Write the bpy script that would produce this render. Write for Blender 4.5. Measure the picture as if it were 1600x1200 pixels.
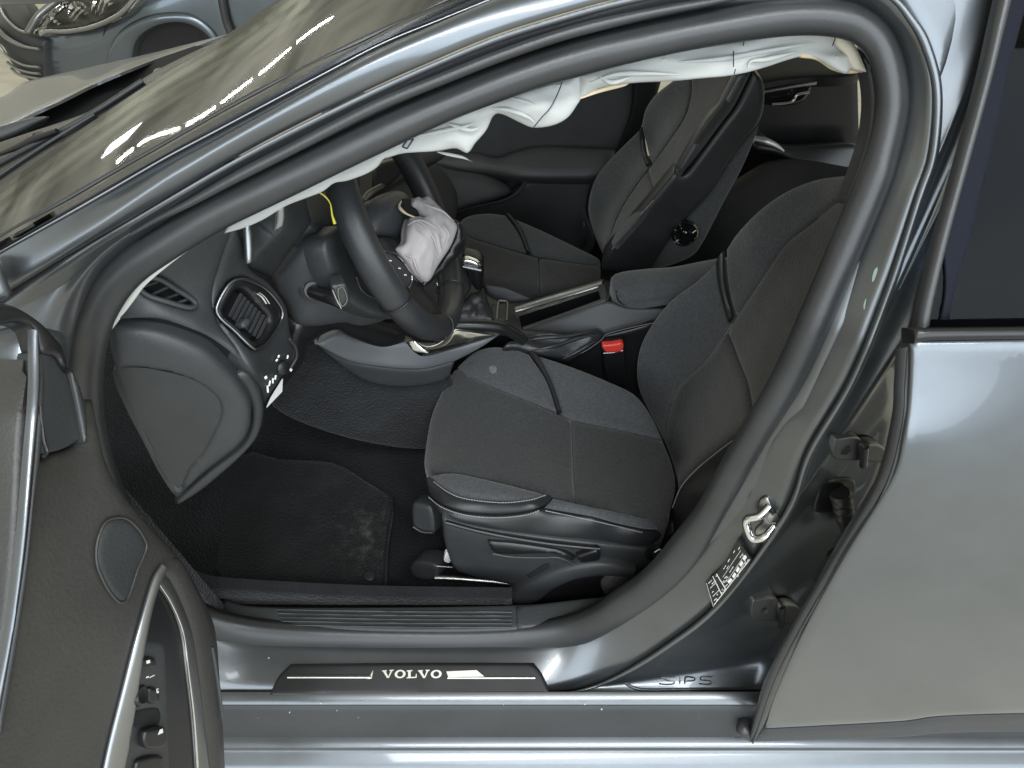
import bpy, bmesh, math, random
import numpy as np
from mathutils import Vector, Matrix, geometry, noise

for o in list(bpy.data.objects):
    bpy.data.objects.remove(o)
SC = bpy.context.scene
COL = SC.collection
rnd = random.Random(7)

# ------------------------------------------------------------------ camera
PITCH = math.radians(43.5)
FOC = 1155.0                                   # focal length in pixels of a 1600 px wide frame
CAM = np.array([0.0, -1.31, 1.60])
cd = bpy.data.cameras.new('camera')
cam = bpy.data.objects.new('camera', cd)
COL.objects.link(cam)
cam.location = CAM
cam.rotation_euler = (math.pi / 2 - PITCH, 0, 0)
cd.sensor_fit = 'HORIZONTAL'
cd.sensor_width = 36.0
cd.lens = 36.0 * FOC / 1600.0
cd.clip_start = 0.02
cd.clip_end = 400
SC.camera = cam
SC.render.resolution_x, SC.render.resolution_y = 1024, 768

# ------------------------------------------------------------------ world and lamps
W = bpy.data.worlds.new('World')
SC.world = W
W.use_nodes = True
nt = W.node_tree
bg = nt.nodes['Background']
tc = nt.nodes.new('ShaderNodeTexCoord')
sx = nt.nodes.new('ShaderNodeSeparateXYZ')
rp = nt.nodes.new('ShaderNodeValToRGB')
nt.links.new(tc.outputs['Generated'], sx.inputs[0])
mp = nt.nodes.new('ShaderNodeMapRange')
mp.inputs[1].default_value = -0.2
mp.inputs[2].default_value = 1.0
nt.links.new(sx.outputs['Z'], mp.inputs[0])
nt.links.new(mp.outputs[0], rp.inputs[0])
rp.color_ramp.elements[0].position = 0.10
rp.color_ramp.elements[0].color = (0.30, 0.29, 0.25, 1)
rp.color_ramp.elements[1].position = 1.0
rp.color_ramp.elements[1].color = (0.22, 0.22, 0.18, 1)
e = rp.color_ramp.elements.new(0.40)
e.color = (0.70, 0.69, 0.56, 1)
wn_ = nt.nodes.new('ShaderNodeTexNoise')
wn_.inputs['Scale'].default_value = 3.2
wn_.inputs['Detail'].default_value = 5
wm = nt.nodes.new('ShaderNodeMapping')
wm.inputs['Scale'].default_value = (1.0, 1.6, 5.0)
nt.links.new(tc.outputs['Generated'], wm.inputs[0])
nt.links.new(wm.outputs[0], wn_.inputs['Vector'])
wr = nt.nodes.new('ShaderNodeMapRange')
wr.inputs[1].default_value = 0.35; wr.inputs[2].default_value = 0.68
wr.inputs[3].default_value = 0.50; wr.inputs[4].default_value = 1.6
nt.links.new(wn_.outputs[0], wr.inputs[0])
wx = nt.nodes.new('ShaderNodeMix'); wx.data_type = 'RGBA'; wx.blend_type = 'MULTIPLY'
wx.inputs[0].default_value = 1.0
nt.links.new(rp.outputs[0], wx.inputs[6])
nt.links.new(wr.outputs[0], wx.inputs[7])
nt.links.new(wx.outputs[2], bg.inputs[0])
bg.inputs[1].default_value = 0.88

def lamp(name, loc, target, sx_, sy_, power, col):
    l = bpy.data.lights.new(name, 'AREA')
    l.shape = 'RECTANGLE'
    l.size, l.size_y, l.energy, l.color = sx_, sy_, power, col
    o = bpy.data.objects.new(name, l)
    COL.objects.link(o)
    o.location = loc
    d = Vector(target) - Vector(loc)
    o.rotation_euler = d.to_track_quat('-Z', 'Y').to_euler()
    return o

# daylight through the open gate behind the photographer
lamp('open_gate_daylight', (1.8, -6.5, 3.2), (0.3, 0.0, 0.9), 13.0, 4.4, 470, (0.76, 0.88, 1.0))
# row of fluorescent tubes under the roof, beyond the car, and one roof light
def strip(name, x, y, z, ln, wd, rz, power, col):
    l = bpy.data.lights.new(name, 'AREA')
    l.shape = 'RECTANGLE'
    l.size, l.size_y, l.energy, l.color = ln, wd, power, col
    o = bpy.data.objects.new(name, l)
    COL.objects.link(o)
    o.location = (x, y, z)
    o.rotation_euler = (0, 0, rz)
ang = math.atan2(-1.35, 3.2)
for i in range(6):
    strip('roof_tube', -3.4 - 1.0 * i, 5.36 + 0.42 * i, 4.0, 0.90, 0.05, ang, 7, (1.0, 0.98, 0.88))
strip('roof_light', -9.3, 8.7, 4.0, 1.5, 0.42, ang, 30, (0.95, 0.98, 1.0))
lamp('overhead_highlight_lamp', (0.6, -3.3, 4.5), (0.1, -0.6, 0.8), 3.2, 0.7, 110, (0.93, 0.97, 1.0))  # area lamp added overhead for highlights on seals and paint

SC.view_settings.view_transform = 'Standard'
SC.view_settings.look = 'None'
SC.view_settings.exposure = 0.58
SC.view_settings.gamma = 1.0
SC.view_settings.use_curve_mapping = False
# ------------------------------------------------------------------ geometry helpers
FW = np.array([0, math.cos(PITCH), -math.sin(PITCH)])
UPV = np.array([0, math.sin(PITCH), math.cos(PITCH)])
RT = np.array([1.0, 0, 0])
AX = {'X': 0, 'Y': 1, 'Z': 2}

def ray(px, py):
    return FW + RT * (px - 800) / FOC + UPV * (600 - py) / FOC

def at(px, py, **k):
    """the point of a sight line that lies on a plane of the car, e.g. Y=-0.7"""
    a, v = next(iter(k.items()))
    d = ray(px, py)
    i = AX[a]
    return CAM + d * ((v - CAM[i]) / d[i])

class Surf:
    """smooth surface through measured points (px, py, axis, value)"""
    def __init__(s, ctrl, reg=1e-4, plane=False):
        P, w = [], []
        for (x, y, a, v) in ctrl:
            d = ray(x, y)
            w.append(d[AX[a]] / (v - CAM[AX[a]]))
            P.append((x / 1000, y / 1000))
        P = np.array(P); w = np.array(w); n = len(P)
        s.P = P
        A = np.c_[np.ones(n), P]
        if n <= 3 or plane:
            s.a = np.linalg.lstsq(A, w, rcond=None)[0]; s.k = np.zeros(n)
        else:
            K = s.U(np.linalg.norm(P[:, None] - P[None], axis=2)) + reg * np.eye(n)
            M = np.block([[K, A], [A.T, np.zeros((3, 3))]])
            r = np.linalg.solve(M, np.r_[w, np.zeros(3)])
            s.k, s.a = r[:n], r[n:]
    def U(s, r):
        return np.where(r > 1e-9, r * r * np.log(np.maximum(r, 1e-9)), 0)
    def __call__(s, x, y):
        q = np.array([x / 1000, y / 1000])
        w = s.a[0] + s.a[1:] @ q + s.k @ s.U(np.linalg.norm(s.P - q, axis=1))
        return CAM + ray(x, y) / w

def crom(pts, n, closed=False):
    """Catmull-Rom, n samples per span"""
    P = [np.array(p, float) for p in pts]
    m = len(P)
    out = []
    spans = m if closed else m - 1
    for i in range(spans):
        p1, p2 = P[i], P[(i + 1) % m]
        p0 = P[i - 1] if (closed or i > 0) else 2 * p1 - p2
        p3 = P[(i + 2) % m] if (closed or i + 2 < m) else 2 * p2 - p1
        for k in range(n):
            t = k / n
            out.append(0.5 * ((2 * p1) + (-p0 + p2) * t + (2 * p0 - 5 * p1 + 4 * p2 - p3) * t * t
                              + (-p0 + 3 * p1 - 3 * p2 + p3) * t ** 3))
    if not closed:
        out.append(P[-1])
    return np.array(out)

def resample(P, n):
    P = np.array(P)
    d = np.r_[0, np.cumsum(np.linalg.norm(np.diff(P, axis=0), axis=1))]
    t = np.linspace(0, d[-1], n)
    return np.array([np.interp(t, d, P[:, i]) for i in range(P.shape[1])]).T

def outline(pts, step):
    """closed outline; a point given as (x, y, 1) is a sharp corner"""
    m = len(pts)
    cs = [i for i in range(m) if len(pts[i]) > 2]
    P = [p[:2] for p in pts]
    if not cs:
        c = crom(P, 8, True)
        c = np.vstack([c, c[:1]])
    else:
        runs = []
        for a, i in enumerate(cs):
            j = cs[(a + 1) % len(cs)]
            idx = [i]
            k = i
            while True:
                k = (k + 1) % m
                idx.append(k)
                if k == j:
                    break
            runs.append(crom([P[q] for q in idx], 8))
        out = []
        for r in runs:
            L = np.linalg.norm(np.diff(r, axis=0), axis=1).sum()
            out.append(resample(r, max(2, int(round(L / step)) + 1))[:-1])
        return np.vstack(out)
    L = np.linalg.norm(np.diff(c, axis=0), axis=1).sum()
    return resample(c, max(8, int(round(L / step)) + 1))[:-1]

def inside(poly, q):
    x, y = q
    X, Y = poly[:, 0], poly[:, 1]
    X2, Y2 = np.roll(X, -1), np.roll(Y, -1)
    c = (Y > y) != (Y2 > y)
    with np.errstate(divide='ignore', invalid='ignore'):
        xi = (X2 - X) * (y - Y) / (Y2 - Y) + X
    return bool(np.sum(c & (x < xi)) % 2)

def segdist(poly, q):
    A = poly; B = np.roll(poly, -1, axis=0)
    d = B - A
    t = np.clip(((q - A) * d).sum(1) / np.maximum((d * d).sum(1), 1e-12), 0, 1)
    return np.sqrt((((A + d * t[:, None]) - q) ** 2).sum(1).min())

def inside_many(poly, Q):
    X, Y = poly[:, 0], poly[:, 1]
    X2, Y2 = np.roll(X, -1), np.roll(Y, -1)
    x, y = Q[:, 0:1], Q[:, 1:2]
    c = (Y[None] > y) != (Y2[None] > y)
    with np.errstate(divide='ignore', invalid='ignore'):
        xi = (X2 - X)[None] * (y - Y[None]) / (Y2 - Y)[None] + X[None]
    return (np.sum(c & (x < xi), axis=1) % 2).astype(bool)

def segdist_many(poly, Q):
    A = poly; d = np.roll(poly, -1, axis=0) - A
    L = np.maximum((d * d).sum(1), 1e-12)
    out = np.empty(len(Q))
    for i0 in range(0, len(Q), 400):
        q = Q[i0:i0 + 400]
        w = q[:, None, :] - A[None]
        t = np.clip((w * d[None]).sum(2) / L[None], 0, 1)
        e_ = w - d[None] * t[..., None]
        out[i0:i0 + 400] = np.sqrt((e_ * e_).sum(2).min(1))
    return out

def mesh_obj(name, V, Fc, mt, parent=None, smooth=True, sharp=None):
    me = bpy.data.meshes.new(name)
    me.from_pydata([tuple(v) for v in V], [], [tuple(f) for f in Fc])
    if smooth:
        me.polygons.foreach_set('use_smooth', [True] * len(me.polygons))
    me.update()
    if sharp is not None:
        me.set_sharp_from_angle(angle=math.radians(sharp))
    o = bpy.data.objects.new(name, me)
    COL.objects.link(o)
    if mt is not None:
        me.materials.append(mt)
    if parent is not None:
        o.parent = parent
    return o

def vnormals(V, T):
    N = np.zeros_like(V)
    a, b, c = V[T[:, 0]], V[T[:, 1]], V[T[:, 2]]
    n = np.cross(b - a, c - a)
    for i in range(3):
        np.add.at(N, T[:, i], n)
    return N / np.maximum(np.linalg.norm(N, axis=1, keepdims=True), 1e-12)

def patch(name, pts, surf, mt, parent, step=8, puff=0.006, wid=0.02, thick=0.02, rough=0.0, bumps=None, holes=None, lift=0.0, sharp=50, folds=None):
    """a solid panel with rounded edges whose outline was measured in the photograph"""
    if not callable(surf):
        surf = Surf(surf)
    po = outline(pts, step)
    n = len(po)
    nxt = np.roll(po, -1, axis=0) - np.roll(po, 1, axis=0)
    nr = np.c_[-nxt[:, 1], nxt[:, 0]]
    nr /= np.maximum(np.linalg.norm(nr, axis=1, keepdims=True), 1e-9)
    area = 0.5 * np.sum(po[:, 0] * np.roll(po[:, 1], -1) - np.roll(po[:, 0], -1) * po[:, 1])
    if area < 0:
        nr = -nr
    # rounding width in pixels at the panel's middle
    cpt = po.mean(0)
    pxm = FOC / max(0.1, (surf(*cpt) - CAM) @ FW)
    wpx = wid * pxm
    pts2 = [tuple(p) for p in po]
    rings = [] if puff == 0 else [0.12, 0.35, 0.7, 1.05]
    got = []
    cells = set()
    for r in rings:
        k = r * wpx
        Q = po + nr * k
        ok = inside_many(po, Q) & (segdist_many(po, Q) > 0.92 * k)
        ms = 0.35 * min(step, max(k, 1.0))
        for q in Q[ok]:
            c_ = (int(q[0] / ms), int(q[1] / ms), r)
            if c_ not in cells:
                cells.add(c_)
                got.append(q)
    lo, hi = po.min(0), po.max(0)
    gmin = (1.25 * wpx if rings else 0.55 * step)
    ys = np.arange(lo[1], hi[1], step * 0.87)
    Q = np.array([(x_ + (step * 0.5 if j % 2 else 0), y_) for j, y_ in enumerate(ys) for x_ in np.arange(lo[0], hi[0], step)])
    if len(Q):
        Q = Q[inside_many(po, Q)]
    if len(Q):
        Q = Q[segdist_many(po, Q) > gmin]
        got += list(Q)
    vin = [Vector(p) for p in pts2] + [Vector(q) for q in got]
    ed = [(i, (i + 1) % n) for i in range(n)]
    fc = [list(range(n))] if area > 0 else [list(range(n - 1, -1, -1))]
    hol = []
    for h in (holes or []):
        hp = outline(h, step)
        b = len(vin)
        if len(vin) > n:
            Q = np.array([tuple(v) for v in vin[n:]])
            kp = ~inside_many(hp, Q) & (segdist_many(hp, Q) > 1.5)
            vin = vin[:n] + [v for v, k_ in zip(vin[n:], kp) if k_]
        b = len(vin)
        vin += [Vector(p) for p in hp]
        ed += [(b + i, b + (i + 1) % len(hp)) for i in range(len(hp))]
        hol.append(hp)
    r = geometry.delaunay_2d_cdt(vin, ed, fc, 1, 1e-5)
    v2 = np.array([tuple(v) for v in r[0]])
    T = np.array([f for f in r[2]])
    if hol:
        cen = v2[T].mean(1)
        keep = [not any(inside(hp, c) for hp in hol) for c in cen]
        T = T[np.array(keep)]
    V = np.array([surf(x, y) for x, y in v2])
    N = vnormals(V, T)
    view = CAM - V
    flip = (N * view).sum() < 0
    if flip:
        N = -N; T = T[:, ::-1]
    d3 = np.min([segdist_many(c_, v2) for c_ in [po] + hol], axis=0) / pxm
    V = V + N * lift
    if puff:
        u = np.clip(d3 / wid, 0, 1)
        V = V - N * (puff * (1 - np.sqrt(np.maximum(0, 1 - (1 - u) ** 2))))[:, None]
    if bumps:
        for (bx, by, rad, h) in bumps:
            g = np.exp(-(((v2 - np.array([bx, by])) ** 2).sum(1)) / (2 * rad * rad))
            V = V + N * (h * g)[:, None]
    if rough:
        ph = np.array([math.sin(p[0] * 61 + 3 * math.sin(p[2] * 47)) * math.sin(p[1] * 53 + p[2] * 71) for p in V])
        V = V + N * (rough * ph * np.clip(d3 / 0.02, 0, 1))[:, None]
    if folds:
        amp, fq = folds[:2]
        st = folds[2] if len(folds) > 2 else (1, 1, 1)
        for i in range(len(V)):
            q = Vector((V[i][0] * fq * st[0], V[i][1] * fq * st[1], V[i][2] * fq * st[2]))
            w = noise.noise(q) + 0.5 * noise.noise(q * 2.1)
            r_ = 1 - abs(noise.noise(q * 0.9 + Vector((5, 3, 1)))) * 2.2
            V[i] = V[i] + N[i] * amp * (0.6 * w + 0.8 * r_) * min(1, d3[i] / 0.01)
    m = len(V)
    # closed back
    be = {}
    for t in T:
        for a, b in ((t[0], t[1]), (t[1], t[2]), (t[2], t[0])):
            if (b, a) in be:
                del be[(b, a)]
            else:
                be[(a, b)] = 1
    back = V - N.mean(0) / max(1e-6, np.linalg.norm(N.mean(0))) * thick
    VV = np.vstack([V, back])
    FF = [tuple(t) for t in T] + [tuple(t[::-1] + m) for t in T]
    FF += [(b, a, a + m, b + m) for (a, b) in be]
    return mesh_obj(name, VV, FF, mt, parent, True, sharp)

def grid_obj(name, rows, mt, parent, closed_u=False, closed_v=False, smooth=True, sharp=None, caps=False):
    rows = np.array(rows)
    m, n = rows.shape[:2]
    V = rows.reshape(-1, 3)
    Fc = []
    for i in range(m if closed_v else m - 1):
        for j in range(n if closed_u else n - 1):
            a = i * n + j; b = i * n + (j + 1) % n
            c = ((i + 1) % m) * n + (j + 1) % n; d = ((i + 1) % m) * n + j
            Fc.append((a, b, c, d))
    if caps:
        Fc.append(tuple(range(n - 1, -1, -1)))
        Fc.append(tuple((m - 1) * n + k for k in range(n)))
    return mesh_obj(name, V, Fc, mt, parent, smooth, sharp)

def tube(name, pts, rad, mt, parent, n=12, closed=False, flat=1.0, up=(0, 0, 1), caps=True):
    P = np.array(pts, float)
    m = len(P)
    R = np.full(m, rad, float) if np.isscalar(rad) else np.interp(np.linspace(0, 1, m), np.linspace(0, 1, len(rad)), rad)
    if closed:
        T = np.roll(P, -1, 0) - np.roll(P, 1, 0)
    else:
        T = np.gradient(P, axis=0)
    T /= np.maximum(np.linalg.norm(T, axis=1, keepdims=True), 1e-12)
    rows = []
    u = np.array(up, float)
    for i in range(m):
        u = u - T[i] * (u @ T[i])
        if np.linalg.norm(u) < 1e-6:
            u = np.array([0.3, 1, 0.2]); u = u - T[i] * (u @ T[i])
        u /= np.linalg.norm(u)
        v = np.cross(T[i], u)
        rows.append([P[i] + R[i] * (math.cos(a) * u * flat + math.sin(a) * v) for a in np.linspace(0, 2 * math.pi, n, endpoint=False)])
    return grid_obj(name, rows, mt, parent, True, closed, True, 60 if caps and not closed else None, caps and not closed)

def ridge(name, A, B, h, mt, parent, m=8, power=1.0, thick=None):
    """a rounded strip (seal, piping, trim) between two 3D curves"""
    A = np.array(A); B = np.array(B)
    T = np.gradient((A + B) / 2, axis=0)
    Nn = np.cross(T, B - A)
    Nn /= np.maximum(np.linalg.norm(Nn, axis=1, keepdims=True), 1e-12)
    if (Nn * (CAM - A)).sum() < 0:
        Nn = -Nn
    H = np.full(len(A), h) if np.isscalar(h) else np.interp(np.linspace(0, 1, len(A)), np.linspace(0, 1, len(h)), h)
    rows = []
    for k in range(m + 1):
        a = math.pi * k / m
        t = (1 - math.cos(a)) / 2
        rows.append(A + (B - A) * t + Nn * (H * (math.sin(a) ** power))[:, None])
    back = Nn * (np.maximum(H * 0.6, 0.002) if thick is None else thick)[:, None] if thick is None else Nn * thick
    rows.append(B - back)
    rows.append(A - back)
    rows = np.swapaxes(np.array(rows), 0, 1)
    return grid_obj(name, rows, mt, parent, True, False, True, 60, True)

def curve(pts, surf, n=40):
    """3D points of a line measured in the photograph, on a surface"""
    c = resample(crom([p[:2] for p in pts], 10), n)
    return np.array([surf(x, y) for x, y in c])

def box(name, c, s, mt, parent, rot=None, bev=0.003, seg=2):
    bm = bmesh.new()
    bmesh.ops.create_cube(bm, size=1)
    for v in bm.verts:
        v.co = Vector((v.co.x * s[0], v.co.y * s[1], v.co.z * s[2]))
    if bev:
        bmesh.ops.bevel(bm, geom=bm.edges[:], offset=min(bev, 0.45 * min(s)), segments=seg, affect='EDGES', profile=0.5)
    M = Matrix.Translation(Vector(c))
    if rot is not None:
        M = M @ rot.to_4x4()
    bm.transform(M)
    me = bpy.data.meshes.new(name)
    bm.to_mesh(me); bm.free()
    me.polygons.foreach_set('use_smooth', [True] * len(me.polygons))
    me.set_sharp_from_angle(angle=math.radians(40))
    o = bpy.data.objects.new(name, me)
    COL.objects.link(o)
    me.materials.append(mt)
    o.parent = parent
    return o

def lathe(name, c, axis, prof, mt, parent, n=32, sharp=35):
    """profile [(radius, height)] turned about an axis"""
    q = Vector((0, 0, 1)).rotation_difference(Vector(axis)).to_matrix()
    rows = []
    for (r, h) in prof:
        rows.append([np.array(Vector(c) + q @ Vector((r * math.cos(a), r * math.sin(a), h))) for a in np.linspace(0, 2 * math.pi, n, endpoint=False)])
    return grid_obj(name, rows, mt, parent, True, False, True, sharp, True)

def frame(origin, nrm, upd):
    """4x4 matrix of a flat mark: z = nrm, y as near to upd as possible"""
    z = Vector(nrm).normalized()
    y = Vector(upd); y = (y - z * y.dot(z)).normalized()
    x = y.cross(z)
    M = Matrix((x, y, z)).transposed().to_4x4()
    M.translation = Vector(origin)
    return M

def flat_mark(name, polys, M, depth, mt, parent):
    """flat lettering made of closed 2D polygons, given a small real depth"""
    bm = bmesh.new()
    for p in polys:
        vs = [bm.verts.new((x, y, 0)) for x, y in p]
        f = bm.faces.new(vs)
        f.normal_update()
        if f.normal.z < 0:
            f.normal_flip()
    r = bmesh.ops.extrude_face_region(bm, geom=bm.faces[:])
    bmesh.ops.translate(bm, vec=(0, 0, depth), verts=[g for g in r['geom'] if isinstance(g, bmesh.types.BMVert)])
    bmesh.ops.triangulate(bm, faces=bm.faces[:])
    bmesh.ops.recalc_face_normals(bm, faces=bm.faces[:])
    bm.transform(M)
    me = bpy.data.meshes.new(name)
    bm.to_mesh(me); bm.free()
    o = bpy.data.objects.new(name, me)
    COL.objects.link(o)
    me.materials.append(mt)
    o.parent = parent
    return o

def empty(name, parent=None, loc=(0, 0, 0)):
    o = bpy.data.objects.new(name, None)
    COL.objects.link(o)
    o.empty_display_size = 0.05
    o.location = loc
    if parent is not None:
        o.parent = parent
    return o

def tag(o, label=None, cat=None, group=None, kind=None):
    for k, v in (('label', label), ('category', cat), ('group', group), ('kind', kind)):
        if v:
            o[k] = v
    return o

# ------------------------------------------------------------------ materials
MATS = {}
def mat(name, col, rough=0.5, metal=0.0, bump=None, var=0.0, coat=0.0, spec=0.5, sheen=0.0, flake=0.0, scale2=None):
    m = bpy.data.materials.new(name)
    m.use_nodes = True
    t = m.node_tree
    b = t.nodes['Principled BSDF']
    b.inputs['Base Color'].default_value = (*col, 1)
    b.inputs['Roughness'].default_value = rough
    b.inputs['Metallic'].default_value = metal
    b.inputs['Specular IOR Level'].default_value = spec
    b.inputs['Coat Weight'].default_value = coat
    b.inputs['Coat Roughness'].default_value = 0.04
    if sheen:
        b.inputs['Sheen Weight'].default_value = sheen
        b.inputs['Sheen Roughness'].default_value = 0.5
    tcn = t.nodes.new('ShaderNodeTexCoord')
    if var:
        nz = t.nodes.new('ShaderNodeTexNoise')
        nz.inputs['Scale'].default_value = scale2 or 9.0
        nz.inputs['Detail'].default_value = 6
        nz.inputs['Roughness'].default_value = 0.65
        t.links.new(tcn.outputs['Object'], nz.inputs['Vector'])
        rm = t.nodes.new('ShaderNodeMapRange')
        rm.inputs[1].default_value = 0.3; rm.inputs[2].default_value = 0.7
        rm.inputs[3].default_value = 1 - var; rm.inputs[4].default_value = 1 + var
        t.links.new(nz.outputs[0], rm.inputs[0])
        mx = t.nodes.new('ShaderNodeMix')
        mx.data_type = 'RGBA'; mx.blend_type = 'MULTIPLY'
        mx.inputs[0].default_value = 1
        mx.inputs[6].default_value = (*col, 1)
        t.links.new(rm.outputs[0], mx.inputs[7])
        t.links.new(mx.outputs[2], b.inputs['Base Color'])
        r2 = t.nodes.new('ShaderNodeMapRange')
        r2.inputs[1].default_value = 0.3; r2.inputs[2].default_value = 0.7
        r2.inputs[3].default_value = max(0.02, rough * (1 - 0.5 * var)); r2.inputs[4].default_value = min(1, rough * (1 + 0.5 * var))
        t.links.new(nz.outputs[0], r2.inputs[0])
        t.links.new(r2.outputs[0], b.inputs['Roughness'])
    if bump:
        kind, sc, st, dist = bump
        if kind == 'noise':
            n = t.nodes.new('ShaderNodeTexNoise'); n.inputs['Scale'].default_value = sc; n.inputs['Detail'].default_value = 3
            src = n.outputs[0]
        elif kind == 'voronoi':
            n = t.nodes.new('ShaderNodeTexVoronoi'); n.inputs['Scale'].default_value = sc
            src = n.outputs[0]
        else:
            n = t.nodes.new('ShaderNodeTexWave'); n.inputs['Scale'].default_value = sc; n.inputs['Distortion'].default_value = 1.5
            src = n.outputs[1]
        t.links.new(tcn.outputs['Object'], n.inputs['Vector'])
        bp = t.nodes.new('ShaderNodeBump')
        bp.inputs['Strength'].default_value = st
        bp.inputs['Distance'].default_value = dist
        t.links.new(src, bp.inputs['Height'])
        t.links.new(bp.outputs[0], b.inputs['Normal'])
    MATS[name] = m
    return m

PAINT = mat('grey_metallic_paint', (0.150, 0.162, 0.176), 0.35, 0.85, ('noise', 60, 0.02, 0.001), 0.07, 0.45)
PAINT_IN = mat('grey_paint_inside_jamb', (0.130, 0.136, 0.143), 0.30, 0.8, ('noise', 120, 0.03, 0.001), 0.10, 0.25)
RUBBER = mat('black_rubber_seal', (0.028, 0.029, 0.031), 0.40, 0, ('noise', 320, 0.15, 0.0012), 0.2, 0, 0.6)
PLAST = mat('charcoal_grained_plastic', (0.030, 0.032, 0.034), 0.46, 0, ('noise', 300, 0.25, 0.0015), 0.15)
PLAST2 = mat('dark_slate_soft_plastic', (0.040, 0.042, 0.045), 0.46, 0, ('noise', 300, 0.25, 0.0015), 0.12, 0, 0.4)
PLASTB = mat('black_smooth_plastic', (0.010, 0.010, 0.011), 0.32, 0, ('noise', 300, 0.05, 0.0004), 0.2)
GLOSS = mat('gloss_black', (0.006, 0.006, 0.007), 0.08, 0, None, 0.0, 0.5)
FABRIC = mat('charcoal_seat_fabric', (0.066, 0.069, 0.074), 0.92, 0, ('noise', 240, 0.55, 0.003), 0.34, 0, 0.25, 0.3, scale2=210)
FABRIC2 = mat('dark_centre_seat_fabric', (0.040, 0.041, 0.042), 0.92, 0, ('noise', 220, 0.55, 0.003), 0.38, 0, 0.25, 0.25, scale2=190)
LEATHER = mat('black_leather_trim', (0.020, 0.021, 0.023), 0.40, 0, ('voronoi', 650, 0.22, 0.0006), 0.2, 0, 0.5)
CARPET = mat('black_carpet', (0.012, 0.0128, 0.0145), 0.97, 0, ('noise', 200, 0.9, 0.005), 0.45, 0, 0.2, 0.15, scale2=14)
MATM = mat('worn_floor_mat', (0.015, 0.0155, 0.017), 0.95, 0, ('noise', 200, 0.9, 0.005), 0.5, 0, 0.2, 0.2, scale2=10)
ALU = mat('satin_aluminium', (0.30, 0.305, 0.31), 0.33, 0.9, None, 0.06)
CHROME = mat('chrome', (0.75, 0.76, 0.77), 0.10, 1.0)
STEEL = mat('dull_zinc_steel', (0.33, 0.33, 0.32), 0.35, 1.0, None, 0.25)
AIRBAG = mat('white_airbag_cloth', (0.42, 0.425, 0.41), 0.85, 0, ('noise', 900, 0.25, 0.0006), 0.05, 0, 0.3)
AIRBAG2 = mat('pinkish_grey_airbag_cloth', (0.36, 0.33, 0.33), 0.85, 0, ('noise', 900, 0.25, 0.0006), 0.05, 0, 0.3)
CREAM = mat('cream_foam_edge', (0.62, 0.50, 0.33), 0.8, 0, None, 0.15)
RED = mat('red_button', (0.65, 0.045, 0.035), 0.35, 0, None, 0.05)
YELLOW = mat('yellow_wire', (0.55, 0.50, 0.05), 0.4)
WHITE = mat('white_print', (0.78, 0.78, 0.76), 0.5)
THREAD = mat('grey_thread', (0.34, 0.34, 0.34), 0.8)
PRINT = mat('dark_blue_print', (0.02, 0.03, 0.07), 0.6)
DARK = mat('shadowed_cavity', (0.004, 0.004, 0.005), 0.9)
STICKER = mat('black_sticker', (0.008, 0.008, 0.009), 0.35)
TYRE = mat('tyre_rubber', (0.014, 0.014, 0.015), 0.8, 0, ('noise', 200, 0.4, 0.002), 0.2)

def glass(name, tint, rough=0.02, mixf=0.5):
    m = bpy.data.materials.new(name)
    m.use_nodes = True
    t = m.node_tree
    for n in list(t.nodes):
        t.nodes.remove(n)
    out = t.nodes.new('ShaderNodeOutputMaterial')
    tr = t.nodes.new('ShaderNodeBsdfTransparent'); tr.inputs[0].default_value = (*tint, 1)
    gl = t.nodes.new('ShaderNodeBsdfGlossy'); gl.inputs['Roughness'].default_value = rough
    fr = t.nodes.new('ShaderNodeFresnel'); fr.inputs['IOR'].default_value = mixf
    mx = t.nodes.new('ShaderNodeMixShader')
    t.links.new(fr.outputs[0], mx.inputs[0]); t.links.new(tr.outputs[0], mx.inputs[1]); t.links.new(gl.outputs[0], mx.inputs[2])
    t.links.new(mx.outputs[0], out.inputs[0])
    return m
GLASS = glass('windscreen_glass', (0.40, 0.45, 0.37), 0.02, 2.4)
GLASS_DARK = glass('tinted_side_glass', (0.22, 0.26, 0.30), 0.02, 1.22)
GLASS_CLEAR = glass('clear_lens', (0.9, 0.9, 0.9), 0.03, 1.5)
# ------------------------------------------------------------------ ground
gm = mat('sunlit_tone_concrete', (0.52, 0.48, 0.40), 0.65, 0, ('noise', 60, 0.3, 0.004), 0.3, 0, 0.5, scale2=3)  # pale warm colour stands in for sunlit ground mirrored in the doors
g = mesh_obj('ground', [(-60, -60, 0), (60, -60, 0), (60, 60, 0), (-60, 60, 0)], [(0, 1, 2, 3)], gm, None, False)
tag(g, 'concrete workshop floor with a sunlit tone in its colour', None, None, 'structure')

# ------------------------------------------------------------------ the car
car = empty('car')
tag(car, 'grey metallic hatchback, front door wide open, deployed airbags hanging inside', 'car')
BODY = empty('body_shell', car)
tag(BODY, 'grey metallic body shell around the open front doorway')

SZ = [(0.0, -0.70), (0.45, -0.70), (0.8, -0.715), (1.0, -0.715), (1.1, -0.70), (1.25, -0.65), (1.40, -0.575), (1.7, -0.42)]
def side(px, py, off=0.0):
    """where a sight line meets the side of the car (it leans in towards the roof)"""
    d = ray(px, py)
    lo, hi = 0.02, 3.0
    dy, dz, cy, cz = float(d[1]), float(d[2]), CAM[1], CAM[2]
    for _ in range(30):
        m = 0.5 * (lo + hi)
        z = cz + dz * m
        k = 0
        while k < len(SZ) - 2 and z > SZ[k + 1][0]:
            k += 1
        (z0, y0), (z1, y1) = SZ[k], SZ[k + 1]
        t = min(1.0, max(0.0, (z - z0) / (z1 - z0)))
        if cy + dy * m - (y0 + (y1 - y0) * t) - off < 0:
            lo = m
        else:
            hi = m
    return CAM + d * lo

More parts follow.
